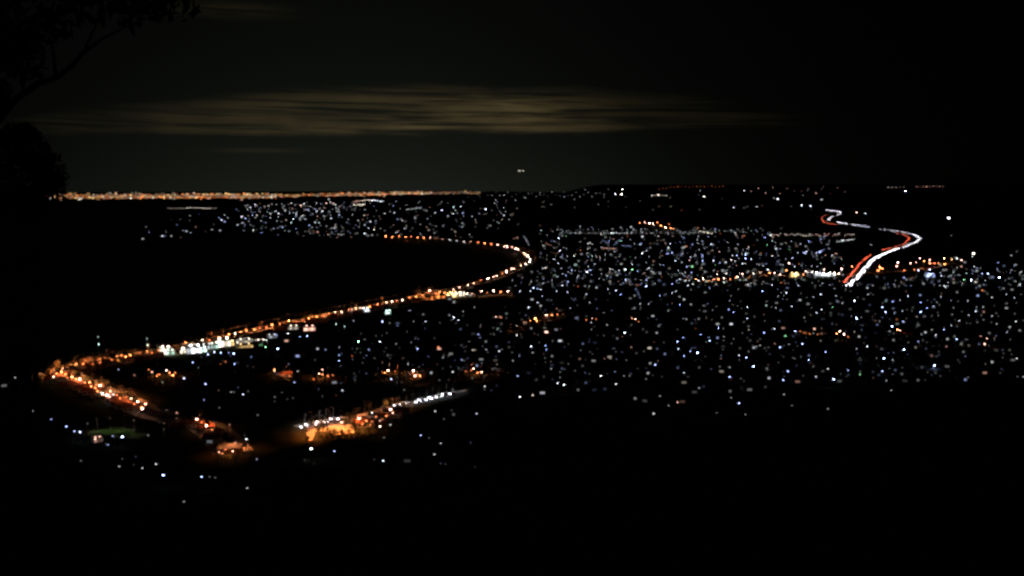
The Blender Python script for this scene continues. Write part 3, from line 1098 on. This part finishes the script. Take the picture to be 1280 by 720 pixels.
pavilion(1031, 343.5, 34, 10, 5, 0.0, 'w', 50, 'long white floodlit depot near the end of the freeway', bays=9)
pavilion(1163, 344.5, 14, 10, 6, 0.0, 'b', 20, 'blue-white floodlit yard building beyond the freeway', bays=5)
pavilion(132, 495, 12, 6, 3.4, -0.3, 'k', 26, 'cream lit shop row along the point road')
pavilion(139, 498, 7, 6, 3.4, -0.3, 'w', 12, 'white lit shop beside the cream shop row')
pavilion(122, 550.5, 5, 5, 2.6, 0.2, 'p', 5, 'peach lit cottage hall below the floodlit lawn')

for x, y in [(204, 443), (211, 444), (228, 442.5), (237, 441.5), (246, 440.5), (255, 439), (268, 436), (276, 433), (283, 432), (292, 431), (300, 430), (310, 431), (320, 430), (328, 431), (570, 371), (560, 373), (1030, 346), (1040, 345.5), (994, 347)]:
    e = added_mast(x, y, 'k', 330 if x < 900 else 700, None, 'hooded masts of the seafront pavilions')  # hidden lights added to spill white onto the ground here
    want_label(('mast', 'front', x < 400, x < 900), x, e, 'hooded mast pouring white light', 'before the seafront pavilions' if x < 400 else 'before the golden hall' if x < 900 else 'at the inland depot')

# ------------------------------------------------------------------ channel beacons standing in the bay
for px, top, low, base, lab in ((123.3, 422.0, 430.6, 437.0, 'green lit beacon pile standing alone in the dark bay'),
                                (184.3, 424.0, 431.6, 439.5, 'green lit beacon pile close to the shore road')):
    b = sea_pt(px, base)
    dist = math.hypot(*b)
    zt = dist * (base - top) / FPX * 1.0
    zl = dist * (base - low) / FPX * 1.0
    e = empty('channel_beacon', (b[0], b[1], 0))
    mb = MB()
    mb.tube([(0, 0, -3), (0, 0, zt - 0.4)], [0.35, 0.2], M_metal, 8)
    for a in range(3):
        t = a * 2.094
        mb.tube([(1.5 * math.cos(t), 1.5 * math.sin(t), -3), (0.2 * math.cos(t), 0.2 * math.sin(t), zl - 0.8)], [0.15, 0.12], M_metal, 6)
    mb.build('pile', e)
    mb = MB()
    mb.tube([(0, 0, zl - 0.75), (0, 0, zl - 0.6)], [1.0, 1.0], M_conc, 10)
    mb.build('platform', e)
    m = dist / PIX
    MB().ell((0, 0, zt), (0.4, 0.4, 0.45), em('c', 1.0 * m * m / 0.55)).build('lamp', e)
    MB().ell((0.55, -0.5, zl), (0.45, 0.45, 0.5), em('c', 3.2 * m * m / 0.7)).build('lamp', e)
    tag(e, lab, 'beacon', 'beacons in the bay')

# ------------------------------------------------------------------ freeway and its cars
WHITE = smooth_px([(1060, 358), (1072, 347), (1080, 338), (1087, 329), (1096, 322.5), (1112, 315), (1132, 308.5), (1145, 303), (1149.5, 298.5), (1143, 294.0),
                   (1126, 290.3), (1103, 287), (1085, 284), (1066, 281), (1050, 278.6), (1036, 275.5), (1040, 271.5), (1049, 268), (1050, 265.3), (1040, 263.4), (1032, 262.5)])
RED = smooth_px([(1056, 353), (1065, 343), (1071, 335), (1080, 325), (1093, 317), (1111, 310.8), (1127, 306.5), (1135, 300.5), (1135, 296.5), (1126, 293),
                 (1108, 290), (1085, 286), (1062, 283), (1044, 281), (1030, 277.5), (1027.5, 272), (1034, 268.5), (1044, 265.5)])
GW = [tuple(q) for q in ground_at([p[0] for p in WHITE], [p[1] for p in WHITE])]
GR = [tuple(q) for q in ground_at([p[0] for p in RED], [p[1] for p in RED])]
ribbon('freeway', GW, 14.0, M_asphalt, 'freeway carriageway winding down the hill with oncoming traffic')
ribbon('freeway', GR, 12.0, M_asphalt, 'freeway carriageway climbing the hill with departing traffic')

CARB = []
for k in range(3):
    mb = MB()
    mb.box((0, 0, 0.62), (4.3, 1.8, 0.62), PAINTS[k], 0, 0.97)
    mb.box((-0.2, 0, 1.19), (2.5, 1.62, 0.54), PAINTS[k], 0, 0.78)
    for s in (-1, 1):
        mb.box((-0.2, s * 0.77, 1.16), (2.0, 0.1, 0.30), M_glass)
    mb.box((0.96, 0, 1.16), (0.2, 1.3, 0.34), M_glass)
    for wx in (-1.35, 1.35):
        for wy in (-0.86, 0.86):
            mb.tube([(wx, wy - 0.1, 0.32), (wx, wy + 0.1, 0.32)], [0.32, 0.32], M_tyre, 10)
    CARB.append(mb.mesh('body'))


def lamp_box(x, y, sx, sy, sz, c, L):
    return MB().box((x, y, 0.72), (sx, sy, sz), em(c, L)).mesh('headlight' if x > 0 else 'tail_light')


CARL = {}


def car(p, heading, white, boost, label, group, red=None):
    key = (white, boost)
    if key not in CARL:
        if white:
            CARL[key] = ([lamp_box(2.12, s * 0.62, 0.26, 0.56, 0.42, 'h', boost) for s in (-1, 1)],
                         [lamp_box(-2.12, s * 0.66, 0.16, 0.40, 0.26, 'r', 1.5) for s in (-1, 1)])
        else:
            CARL[key] = ([lamp_box(2.12, s * 0.62, 0.2, 0.5, 0.3, 'h', 4.0) for s in (-1, 1)],
                         [lamp_box(-2.12, s * 0.64, 0.26, 0.52, 0.42, 'r', boost) for s in (-1, 1)])
    e = empty('car', p, heading)
    put('body', random.choice(CARB), e)
    for me in CARL[key][0]:
        put('headlight', me, e)
    for me in CARL[key][1]:
        put('tail_light', me, e)
    tag(e, label, 'car', group)
    return e


CARS = []


def traffic(pts, pxs, step, lanes, white, toward_start, boost, labels, group, dz=0.16):
    P = resample(pts, step)
    for i, p in enumerate(P[:-1]):
        d = (P[i + 1] - p)
        q = d.normalized()
        nrm = Vector((q.y, -q.x, 0)).normalized()
        off = random.choice(lanes)
        c = p + nrm * off + q * random.uniform(-0.45, 0.45) * step
        px = 640 + FPX * c.x / (c.y * math.cos(PITCH) - (height(c.x, c.y) - CAMH) * math.sin(PITCH))
        rel = Vector((c.x, c.y, height(c.x, c.y) - CAMH))
        py = 360 - FPX * (rel.z * math.cos(PITCH) + rel.y * math.sin(PITCH)) / (rel.y * math.cos(PITCH) - rel.z * math.sin(PITCH))
        lab = None
        for f, t in labels:
            if f(px, py):
                lab = t
                break
        if lab is None:
            continue
        hd = math.atan2(q.y, q.x) + (math.pi if toward_start else 0)
        D = math.hypot(c.x, c.y)
        b = boost * (3.0 if D < 2300 else 1.7 if D < 3000 else 1.05)
        CARS.append((D, (c.x, c.y, height(c.x, c.y) + dz), hd, white, b, lab, group))


traffic(GW, WHITE, 9.0, [-2.4, 2.4, 0.0], True, True, 9.0, [
    (lambda x, y: y > 307, 'car with white headlights in the oncoming stream on the lowest freeway stretch'),
    (lambda x, y: y > 293.3 and x > 1132, 'car with white headlights in the oncoming stream around the wide freeway bend'),
    (lambda x, y: y > 286.5, 'car with white headlights in the oncoming stream just above the wide freeway bend'),
    (lambda x, y: 1064 < x < 1087 and 279 < y < 286.5, 'car with white headlights on the short upper straight of the freeway'),
    (lambda x, y: 1046 < x < 1060 and 277 < y < 282, 'car with white headlights at the dim gap below the top bend'),
    (lambda x, y: y < 275.6, 'car with white headlights in the stream at the top bend of the freeway')], 'cars coming down the freeway')
traffic(GR, RED, 17.0, [-0.8, 0.8], False, False, 6.5, [
    (lambda x, y: y > 319 and not 326 < y < 328, 'car with red tail lights leaving on the lowest freeway stretch'),
    (lambda x, y: 291.5 < y < 313, 'car with red tail lights inside the wide freeway bend'),
    (lambda x, y: y < 281 and x < 1047, 'car with red tail lights at the top bend of the freeway')], 'cars climbing the freeway')
PS1 = [(379, 534), (402, 529), (428, 523)]
PS2 = [(499, 508), (530, 501), (566, 492)]
for pl, lab in ((PS1, 'car with white headlights passing above the orange car park'), (PS2, 'car with white headlights on the road past the orange car park')):
    gg = [tuple(q) for q in ground_at([p[0] for p in pl], [p[1] for p in pl])]
    traffic(gg, pl, 3.4, [-1.7, 1.7], True, True, 5.0, [(lambda x, y: True, lab)], 'cars on the car park road')
CARS.sort(key=lambda q: q[0])
for q in CARS[:296]:
    car(*q[1:])
if len(CARS) > 296:                                              # the farthest ones, a pixel or less each, as one mass
    mb = MB()
    for D, p, hd, white, b, lab, group in CARS[296:]:
        ca, sa = math.cos(hd), math.sin(hd)
        mb.box((p[0], p[1], p[2] + 0.62), (4.3, 1.8, 0.62), PAINTS[0], hd, 0.97)
        mb.box((p[0] - 0.2 * ca, p[1] - 0.2 * sa, p[2] + 1.19), (2.5, 1.62, 0.54), PAINTS[1], hd, 0.78)
        for k in (-1, 1):
            for ex, c, L in ((2.12, 'h', b if white else 4.0), (-2.12, 'r', 1.5 if white else b)):
                oy = k * 0.63
                mb.box((p[0] + ex * ca - oy * sa, p[1] + ex * sa + oy * ca, p[2] + 0.72), (0.26, 0.54, 0.42), em(c, L), hd)
    tag(mb.build('far_traffic'), 'farthest cars merging into thin white and red lines up the freeway', 'traffic', kind='stuff')

# ------------------------------------------------------------------ trees


def leaves_into(mb, c, r, n, size, mat, rng):
    vs, fs = [], []
    for _ in range(n):
        while True:
            q = rng.uniform(-1, 1, 3)
            if 0.15 < np.dot(q, q) < 1:
                break
        p = np.array(c) + q * np.array(r)
        a = rng.normal(size=3)
        a /= np.linalg.norm(a)
        b = np.cross(a, rng.normal(size=3))
        b /= np.linalg.norm(b) + 1e-9
        s = size * rng.uniform(0.6, 1.4)
        o = len(vs)
        vs += [p - a * s, p + b * s * 0.35, p + a * s, p - b * s * 0.35]
        fs.append((o, o + 1, o + 2, o + 3))
    mb.add(vs, fs, mat)


TREES = []
for k in range(4):
    rng = np.random.RandomState(40 + k)
    H = [7.0, 5.0, 9.0, 6.0][k]
    tr = MB()
    tr.tube([(0, 0, -0.3), (0.1, 0, H * 0.35), (0.25, 0.1, H * 0.75)], [0.28, 0.2, 0.08], M_bark, 7)
    for a in range(5):
        t = a * 1.3 + k
        tr.tube([(0.1, 0, H * (0.3 + 0.07 * a)), (math.cos(t) * H * 0.2, math.sin(t) * H * 0.2, H * (0.55 + 0.06 * a))], [0.1, 0.04], M_bark, 5)
    cr = MB()
    for a in range(9):
        t = a * 2.4
        rad = H * 0.26 * math.sqrt(rng.uniform(0.1, 1))
        leaves_into(cr, (math.cos(t) * rad, math.sin(t) * rad, H * rng.uniform(0.5, 0.92)), (H * 0.17, H * 0.17, H * 0.13), 60, 0.34, M_leaf, rng)
    TREES.append((tr.mesh('trunk'), cr.mesh('crown')))


def tree(px, py, lab):
    p = ground_at([px], [py])[0]
    t = random.choice(TREES)
    e = empty('tree', tuple(p), random.uniform(0, 6.28), random.uniform(0.7, 1.2))
    put('trunk', t[0], e)
    put('crown', t[1], e)
    tag(e, lab, 'tree', 'trees among the road lamps')


def tree_row(road, a, b, n, up, down, lab):
    pxs = ROADS[road]
    for i in range(n):
        k = int((a + (b - a) * random.random()) * (len(pxs) - 1))
        x, y = pxs[k]
        m = math.hypot(*RPTS[road][k][:2])
        s = random.choice((-1, 1))
        tree(x + random.uniform(-6, 6), y + (-up if s < 0 else down) * random.uniform(0.7, 1.6), lab)


tree_row('shore', 0.0, 0.25, 26, 4.5, 3.5, 'bushy tree among the orange lamps near the shore corner')
tree_row('shore', 0.25, 0.55, 34, 3.5, 2.5, 'bushy tree among the orange lamps of the middle shore road')
tree_row('point', 0.0, 0.5, 26, 3.5, 3.5, 'bushy tree lit orange beside the point road')
tree_row('point', 0.6, 1.0, 10, 3.0, 4.0, "bushy tree near the point road's end")
tree_row('parkside', 0.2, 0.6, 14, 3.5, 4.0, 'bushy tree lit orange beside the car park road')
tree_row('diagonal', 0.0, 1.0, 8, 2.0, 2.0, 'bushy tree beside the orange diagonal street')
tree_row('inland', 0.0, 0.9, 18, 1.6, 1.6, 'bushy tree beside the orange inland road')
for x, y in [(384, 555), (398, 548), (404, 546), (411, 546.5), (419, 549.5), (428, 549), (437, 547), (443, 547)]:
    tree(x, y, 'bushy tree edging the near side of the orange car park')

# beach houses catching the orange light
bh = 0
for road, a, b, n, off, ph in (('shore', 0.0, 0.5, 30, 9.0, 'facing the shore road'), ('point', 0.05, 0.5, 12, 8.0, 'facing the point road'),
                               ('point', 0.68, 1.0, 5, 5.0, "near the point road's end"), ('parkside', 0.3, 0.55, 5, 9.0, 'by the car park road')):
    pxs = ROADS[road]
    for i in range(n):
        k = int((a + (b - a) * (i + 0.5) / n) * (len(pxs) - 1))
        m = math.hypot(*RPTS[road][k][:2]) / FPX
        x, y = pxs[k]
        if road == 'shore' and 195 < x < 345:
            continue
        e = house('beach_house', x + random.uniform(-3, 3), y + off * 620 / math.hypot(*RPTS[road][k][:2]), 'o', 1.0, False, 'beach houses on the lit roads', 1.0, random.uniform(-0.3, 0.3), dark=True)
        want_label(('beach', ph), x, e, 'unlit beach house catching orange lamplight', ph)

# ------------------------------------------------------------------ far lights (beyond what one could count)
rng = np.random.RandomState(5)


def far_block(mb, px, py, c, I, w=8.0, h=4.5, ratio=0.32):
    p = ground_at([px], [py], h * 0.5)[0]
    m = pxm(p)
    w = max(w, 1.3 * m)
    h = max(h, 0.5 * m)
    az = math.atan2(p[0], p[1])
    rz = -az + rng.uniform(-0.5, 0.5)
    d = 8.0
    z0 = p[2] - h * 0.5
    ca, sa = math.cos(rz), math.sin(rz)
    cx, cy = p[0] - sa * d / 2, p[1] + ca * d / 2
    mb.box((cx, cy, z0 + h / 2), (w, d, h), WALLS[int(rng.randint(3))], rz)
    mb.box((cx, cy, z0 + h + 0.15), (w + 0.6, d + 0.6, 0.3), ROOFS[1], rz)
    ww, hh = w * ratio, h * 0.55
    L = I * m * m / (ww * hh * max(0.3, math.cos(rz + az)))
    fx, fy = p[0] + sa * 0.05, p[1] - ca * 0.05
    mb.box((fx, fy, z0 + h * 0.5), (ww, 0.1, hh), em(c, L), rz)


def far_lamp(mb, px, py, c, I):
    p = ground_at([px], [py], 7.0)[0]
    m = pxm(p)
    r = max(0.45, 0.22 * m)
    mb.tube([(p[0], p[1], p[2] - 7), (p[0], p[1], p[2] - r * 0.5)], [0.12, 0.07], M_metal, 4)
    mb.box((p[0], p[1], p[2] + r * 0.9), (r * 1.6, r * 1.6, r * 0.3), M_hood)
    mb.ell((p[0], p[1], p[2]), (r, r, r * 0.8), em(c, I * m * m / (2.5 * r * r)), 6, 4)


def pick(s, w):
    w = np.array(w, float)
    return s[int(rng.choice(len(s), p=w / w.sum()))]


# the plain beyond the individual lamps
mb = MB()
n = 0
while n < 760:
    x = rng.uniform(640, 1280)
    y = 283 + 75 * rng.rand() ** 0.9
    if (x < 668 and y < 340) or (x > 1000 and y < 292) or (1055 < x < 1155 and y < 345) or (x > 1155 and y < 332 and rng.rand() < 0.93):
        continue
    if x > 1040 and y < 312 and rng.rand() < 0.8:
        continue
    if y < 292 and x > 900 and rng.rand() < 0.4:
        continue
    I = float(np.exp(rng.normal(math.log(0.30), 0.95)))
    c = pick('dwbkpogc', [32, 26, 18, 6, 6, 3, 2, 6])
    (far_lamp if rng.rand() < 0.85 else far_block)(mb, x, y, c, I)
    n += 1
for x in np.arange(700, 880, 3.2):                               # the long straight street across the plain
    far_lamp(mb, x + rng.uniform(-0.8, 0.8), 291.3 + rng.uniform(-0.5, 0.5), 'kdw'[rng.randint(3)], float(np.exp(rng.normal(math.log(0.16), 0.9))) * (3.5 if 742 < x < 778 else 1))
for x in np.arange(690, 955, 5.0):
    far_lamp(mb, x + rng.uniform(-2, 2), 288 + rng.uniform(-3, 3), 'dwc'[rng.randint(3)], float(rng.uniform(0.1, 0.5)))
for x in np.arange(963, 1068, 2.6):                              # peach row left of the freeway
    if rng.rand() < 0.85:
        far_lamp(mb, x, 293.3 + rng.uniform(-1.4, 1.4), 'pk'[rng.randint(2)], float(rng.uniform(0.25, 0.9)))
for k in range(5):                                               # short lit streets
    pass
for x0, y0, x1, y1, c, I in ((753, 300, 760, 304, 'b', 0.8), (768, 306, 776, 299, 'b', 0.8),
                             (752, 310, 770, 311, 'p', 1.2), (778, 307, 789, 308, 'b', 0.9), (877, 318, 880, 330, 'b', 1.0), (875, 289, 890, 292, 'k', 2.4),
                             (655, 295, 661, 306, 'w', 0.7), (682, 304, 690, 307, 'p', 0.7), (703, 322, 709, 326, 'w', 0.8), (846, 286, 851, 292, 'd', 1.0),
                             (1046, 302, 1068, 299, 'd', 1.6), (1020, 317, 1030, 312, 'b', 1.6), (795, 361, 800, 372, 'b', 0.8)):
    k = max(3, int(math.hypot(x1 - x0, (y1 - y0)) / 1.6))
    for i in range(k):
        far_lamp(mb, x0 + (x1 - x0) * i / (k - 1), y0 + (y1 - y0) * i / (k - 1), c, 0.5 * I * float(rng.uniform(0.2, 1.3)))
for k in range(620):                                             # fine dim points between the nearer lamps
    x, y = rng.uniform(440, 1280), rng.uniform(335, 475)
    if x < 660 and y < 375 + (660 - x) * 0.16 or 1050 < x < 1150 and y < 358:
        continue
    far_lamp(mb, x, y, pick('dwbkp', [40, 24, 20, 8, 6]), float(np.exp(rng.normal(math.log(0.13), 0.65))))
for k in range(85):
    x, y = (rng.uniform(230, 640), rng.uniform(440, 505)) if k < 55 else (rng.uniform(90, 600), rng.uniform(505, 585))
    far_lamp(mb, x, y, pick('dwbkpo', [36, 22, 22, 8, 6, 6]), float(np.exp(rng.normal(math.log(0.14), 0.55))))
tag(mb.build('far_town_lights'), 'countless small street and house lights of the far plain', 'town lights', kind='stuff')

# suburb on the far shore of the bay
mb = MB()
n = 0
while n < 430:
    x = rng.uniform(175, 650)
    lo = np.interp(x, [175, 230, 330, 420, 520, 650], [286, 268, 253, 252, 251, 252])
    hi = np.interp(x, [175, 230, 300, 420, 520, 600, 650], [298, 297, 292, 297, 296, 299, 303])
    y = rng.uniform(lo, hi)
    dens = np.exp(-((x - 375) / 60) ** 2 - ((y - 260) / 9) ** 2) * 2.0 + 0.28 + 0.25 * np.exp(-((x - 420) / 50) ** 2 - ((y - 286) / 9) ** 2)
    if x > 580:
        dens *= 0.55
    if x < 300:
        dens *= 0.22
    if rng.rand() > dens:
        continue
    I = float(np.exp(rng.normal(math.log(0.21), 0.8)))
    c = pick('dwbkpc', [30, 34, 14, 10, 8, 4])
    (far_lamp if rng.rand() < 0.4 else far_block)(mb, x, y, c, I, *([] if True else []))
    n += 1
for x in np.arange(210, 272, 2.0):
    far_block(mb, x, 260.3 - 0.4 * (x > 235) + rng.uniform(-0.5, 0.5), 'k', float(rng.uniform(0.3, 0.8)) * (0.8 if 232 < x < 266 else 0.25))
for x, y, c, I in ((277, 275, 'w', 3), (281, 277, 'b', 1.5), (302, 271, 'w', 2.6), (307, 273, 'b', 2), (297, 281, 'w', 1.4), (321, 269, 'k', 1.4), (203, 295, 'w', 2.4), (178.5, 298.5, 'd', 1.2),
                   (233, 289, 'w', 1.2), (275, 288, 'w', 1.3), (265, 287, 'd', 0.8), (376, 257, 'p', 4), (370, 267, 'w', 1.8), (396, 264, 'w', 2.5), (403, 264, 'w', 2.2), (385, 262, 'b', 1.6), (348, 267, 'w', 1.8),
                   (408, 254, 'p', 3), (417, 254, 'p', 2.4), (411, 249, 'w', 1.5), (424, 269, 'b', 2), (414, 273, 'w', 2), (353, 284, 'b', 2.4), (394, 278, 'w', 1.6), (456, 292, 'w', 3.6), (463, 277, 'w', 2.4),
                   (470, 276, 'd', 1.4), (481, 267, 'w', 1.4), (493, 266, 'w', 1.4), (418, 285, 'w', 1.8), (397, 290, 'p', 1.8), (424, 293, 'k', 1.2), (567, 259, 'c', 2.2), (576, 258, 'd', 1.8), (630, 269, 'w', 1.6),
                   (497, 274, 'b', 0.8), (519, 273, 'w', 0.8), (507, 285, 'w', 0.9), (544, 266, 'w', 1.2), (560, 270, 'w', 1.2), (578, 279, 'd', 1.0), (613, 282, 'k', 0.8)):
    far_block(mb, x, y, c, I * 0.75, ratio=0.7)
for x in np.arange(441, 480, 1.5):                               # bright strip under the city
    far_block(mb, x, 252.3 - 2.0 * math.sin((x - 441) / 39 * 3.1) + rng.uniform(-0.4, 0.4), 'pkw'[min(2, int((x - 441) / 12))], float(rng.uniform(0.2, 1.2)) * (1.6 if x > 460 else 0.7))
for x in np.arange(442, 456, 1.6):
    far_block(mb, x, 256 + rng.uniform(-0.3, 0.3), 'k', float(rng.uniform(0.6, 1.2)))
for x in np.arange(508, 528, 2.0):
    far_block(mb, x, 262 - (x - 508) * 0.12, 'd', float(rng.uniform(0.2, 0.5)))
tag(mb.build('far_shore_lights'), 'countless white lights of the suburb on the far side of the bay', 'town lights', kind='stuff')

# the city on the horizon
mb = MB()
xs = []
while len(xs) < 2300:
    x = rng.uniform(58, 600)
    d = 1.0 if x < 345 else 0.45 if x < 405 else 0.95 if x < 500 else 0.7 if x < 560 else 0.3
    if rng.rand() < d:
        xs.append(x)
for x in xs:
    lift = np.interp(x, [58, 340, 420, 520, 600], [0, -0.6, -2.5, -4.5, -4.5])
    y = 245.5 + lift + rng.normal(0, 1) * 1.4 * (1.0 if x < 345 else 0.55)
    lowband = y > 246.8 + lift
    c = pick('oypkf', [22, 38, 18, 12, 10] if not lowband else [40, 20, 16, 14, 10])
    I = float(np.exp(rng.normal(math.log(0.85), 0.6)))
    if x > 345 and x < 405:
        I *= 0.7
    if x > 540:
        I *= 0.3
    far_block(mb, x, min(y, 249.6), c, I, w=float(rng.uniform(20, 50)), h=float(rng.uniform(10, 24)), ratio=0.95)
for x, hh in ((160, 70), (165, 105), (171, 110), (168, 60), (155, 50), (113, 45), (146, 55), (215, 50), (205, 40), (480, 40), (455, 45)):
    for k in range(3):
        far_block(mb, x + rng.uniform(-1.5, 1.5), 245.8 - k * hh / 45, 'pyk'[k], float(rng.uniform(0.2, 0.5)), w=26, h=hh / 3, ratio=0.6)
tag(mb.build('distant_city'), 'golden lights of the great city strung along the horizon', 'city', kind='stuff')

# dim lights on the far ridge skyline
mb = MB()
for x, y, c, I in ([(x, 233.2 + 0.5 * math.sin(x) + 2.5 * (x < 838), 'o', 0.13) for x in np.arange(824, 905, 4.7)] + [(x, 233, 'p', 0.22) for x in np.arange(1146, 1182, 4.1)]
                   + [(x, 234, 'k', 0.16) for x in np.arange(1110, 1134, 5)] + [(x, 244.3, 'k', 0.5) for x in np.arange(815, 836, 3)]
                   + [(x, 243 + 3 * math.sin(x * 1.7), 'd', 0.12) for x in np.arange(575, 760, 5)] + [(x, 238 + 4 * math.sin(x), 'p', 0.25) for x in np.arange(930, 1060, 9)]):
    far_block(mb, x, y + rng.uniform(-0.4, 0.4), c, I * float(np.exp(rng.normal(-0.3, 0.7))))
for q in range(60):
    x, y = (rng.uniform(640, 1060), rng.uniform(236, 263)) if q < 38 else (rng.uniform(590, 690), rng.uniform(244, 284))
    far_block(mb, x, y, pick('dwkpo', [34, 26, 20, 12, 8]), float(np.exp(rng.normal(math.log(0.13), 0.7))))
tag(mb.build('ridge_lights'), 'faint scattered lights along the skyline of the far ridge', 'town lights', kind='stuff')

# ------------------------------------------------------------------ aircraft above the horizon
dx, fy, fz = ray(651, 213.5)
t = 2500.0
e = empty('airplane', (float(dx) * t, float(fy) * t, CAMH + float(fz) * t), 0.5)
mb = MB()
mb.tube([(0, -8.5, 0), (0, -7, 0.1), (0, -4, 0.3), (0, 4, 0.3), (0, 8.5, 0.7)], [0.15, 0.7, 1.05, 1.0, 0.3], PAINTS[2], 12)
mb.build('fuselage', e)
MB().add([(-9, 1.5, 0.2), (-9, 2.8, 0.2), (0, 2.2, 0.0), (9, 2.8, 0.2), (9, 1.5, 0.2), (0, -1.2, 0.0), (-9, 1.5, 0.35), (-9, 2.8, 0.35), (0, 2.2, 0.3), (9, 2.8, 0.35), (9, 1.5, 0.35), (0, -1.2, 0.3)],
         [(0, 5, 2, 1), (5, 4, 3, 2), (7, 8, 11, 6), (8, 9, 10, 11), (0, 6, 11, 5), (5, 11, 10, 4), (1, 2, 8, 7), (2, 3, 9, 8), (0, 1, 7, 6), (4, 10, 9, 3)], PAINTS[2]).build('wing', e)
mb = MB()
mb.box((0, 8.0, 2.2), (0.25, 1.8, 3.0), PAINTS[2], 0, 0.7)
mb.box((0, 8.2, 1.2), (6.5, 1.3, 0.15), PAINTS[2])
mb.build('tail', e)
m = t / PIX
for x in (-6.5, -2.4, 2.4, 6.5):
    MB().ell((x, -0.6, 0.0), (0.8, 0.4, 0.5), em('k', 1.1 * m * m / 1.2)).build('landing_light', e)
tag(e, 'small airplane with pale landing lights low over the horizon', 'airplane')

# ------------------------------------------------------------------ bush on the hillside below the lookout
rng = np.random.RandomState(9)
mb = MB()
for i in range(900):
    az = rng.uniform(-0.62, 0.62)
    u = 640 + FPX * math.tan(az)
    foot = 405 + 205 * float(sstep(np.float64(u), 250, 760))
    r = foot * rng.uniform(0.10, 0.97)
    if r < 30:
        continue
    x, y = r * math.sin(az), r * math.cos(az)
    z = height(x, y)
    hh = rng.uniform(3, 7.5) * min(1.0, 0.3 + r / 120)
    mb.tube([(x, y, z - 0.4), (x + rng.uniform(-0.3, 0.3), y, z + hh * 0.7)], [0.2, 0.07], M_bark, 5)
    for c in range(4):
        leaves_into(mb, (x + rng.uniform(-1, 1) * hh * 0.25, y + rng.uniform(-1, 1) * hh * 0.25, z + hh * rng.uniform(0.5, 0.9)),
                    (hh * 0.25, hh * 0.25, hh * 0.18), 22, 0.5, M_leaf, rng)
tag(mb.build('bushland'), 'black bushland covering the steep slope below the lookout', 'bushland', kind='stuff')

# ------------------------------------------------------------------ the gum tree and the shrub beside the lookout


def at_dist(px, py, d):
    dx, fy, fz = ray(px, py)
    return np.array([float(dx) * d, float(fy) * d, CAMH + float(fz) * d])


rng = np.random.RandomState(21)
D0 = 9.0
base = at_dist(-120, 300, D0)
bz = height(base[0], base[1])
e = empty('gum_tree', (base[0], base[1], bz))
off = Vector((base[0], base[1], bz))
tr = MB()
tp = [Vector((base[0], base[1], bz - 0.4)), Vector(at_dist(-105, 420, D0)), Vector(at_dist(-70, 250, D0)), Vector(at_dist(-60, 60, D0 + 0.2)), Vector(at_dist(-40, -160, D0 + 0.4))]
tr.tube([p - off for p in tp], [0.2, 0.16, 0.13, 0.09, 0.05], M_bark, 9)
tr.build('trunk', e)
lb = MB()
limbs = [([(-66, 230, D0), (-20, 170, D0), (10, 135, D0), (22, 122, D0)], [0.06, 0.042, 0.034, 0.03]),
         ([(22, 122, D0), (48, 104, D0 + .05), (70, 97, D0 + .1), (88, 84, D0 + .15), (104, 66, D0 + .2), (128, 48, D0 + .25), (165, 30, D0 + .3)], [0.03, 0.029, 0.026, 0.023, 0.019, 0.013, 0.006]),
         ([(70, 97, D0 + .1), (66, 60, D0 - .1), (50, 20, D0 - .2)], [0.02, 0.013, 0.006]),
         ([(104, 66, D0 + .2), (120, 30, D0), (150, -10, D0)], [0.014, 0.010, 0.005]),
         ([(-60, 60, D0 + .2), (-10, 20, D0), (60, -20, D0)], [0.05, 0.03, 0.01])]
for pts, rad in limbs:
    lb.tube([Vector(at_dist(*p)) - off for p in pts], rad, M_bark, 7)
lb.build('branch', e)
cr = MB()
for _ in range(80):
    x = -60 + 300 * rng.rand() ** 1.7
    y = rng.uniform(-60, 85) if x < 45 else rng.uniform(-80, 38 - 0.1 * x)
    c = at_dist(x, y, D0 + rng.uniform(-0.6, 0.6)) - np.array(off)
    leaves_into(cr, c, (0.2, 0.2, 0.14), 26, 0.075, M_leaf, rng)
for _ in range(12):
    c = at_dist(rng.uniform(-40, 30), rng.uniform(60, 130), D0) - np.array(off)
    leaves_into(cr, c, (0.12, 0.12, 0.14), 22, 0.07, M_leaf, rng)
cr.build('crown', e)
tag(e, 'black gum tree with a bent branch reaching across the sky at the lookout', 'tree')

D1 = 22.0
sb = at_dist(22, 300, D1)
bz = height(sb[0], sb[1])
off = Vector((sb[0], sb[1], bz))
e = empty('shrub', tuple(off))
st = MB()
topz = at_dist(22, 205, D1)[2] - bz
for a in range(4):
    t = a * 1.7
    st.tube([(0.1 * math.cos(t), 0.1 * math.sin(t), -0.3), (0.15 * math.cos(t), 0.15 * math.sin(t), topz * 0.6), (0.5 * math.cos(t), 0.5 * math.sin(t), topz)], [0.08, 0.06, 0.02], M_bark, 6)
st.build('stem', e)
cr = MB()
for px, py, r in ((10, 185, .5), (28, 178, .45), (42, 192, .42), (55, 208, .42), (64, 222, .36), (40, 225, .6), (10, 225, .7), (-20, 190, .7), (-25, 230, .7), (60, 240, .4), (20, 168, .3), (35, 165, .22), (5, 255, .6), (40, 258, .5)):
    c = at_dist(px, py, D1) - np.array(off)
    leaves_into(cr, c, (r, r, r * .9), int(650 * r), 0.085, M_leaf, rng)
cr.build('crown', e)
tag(e, 'black rounded shrub below the bent gum branch, hiding the end of the city', 'shrub')

settle_labels()
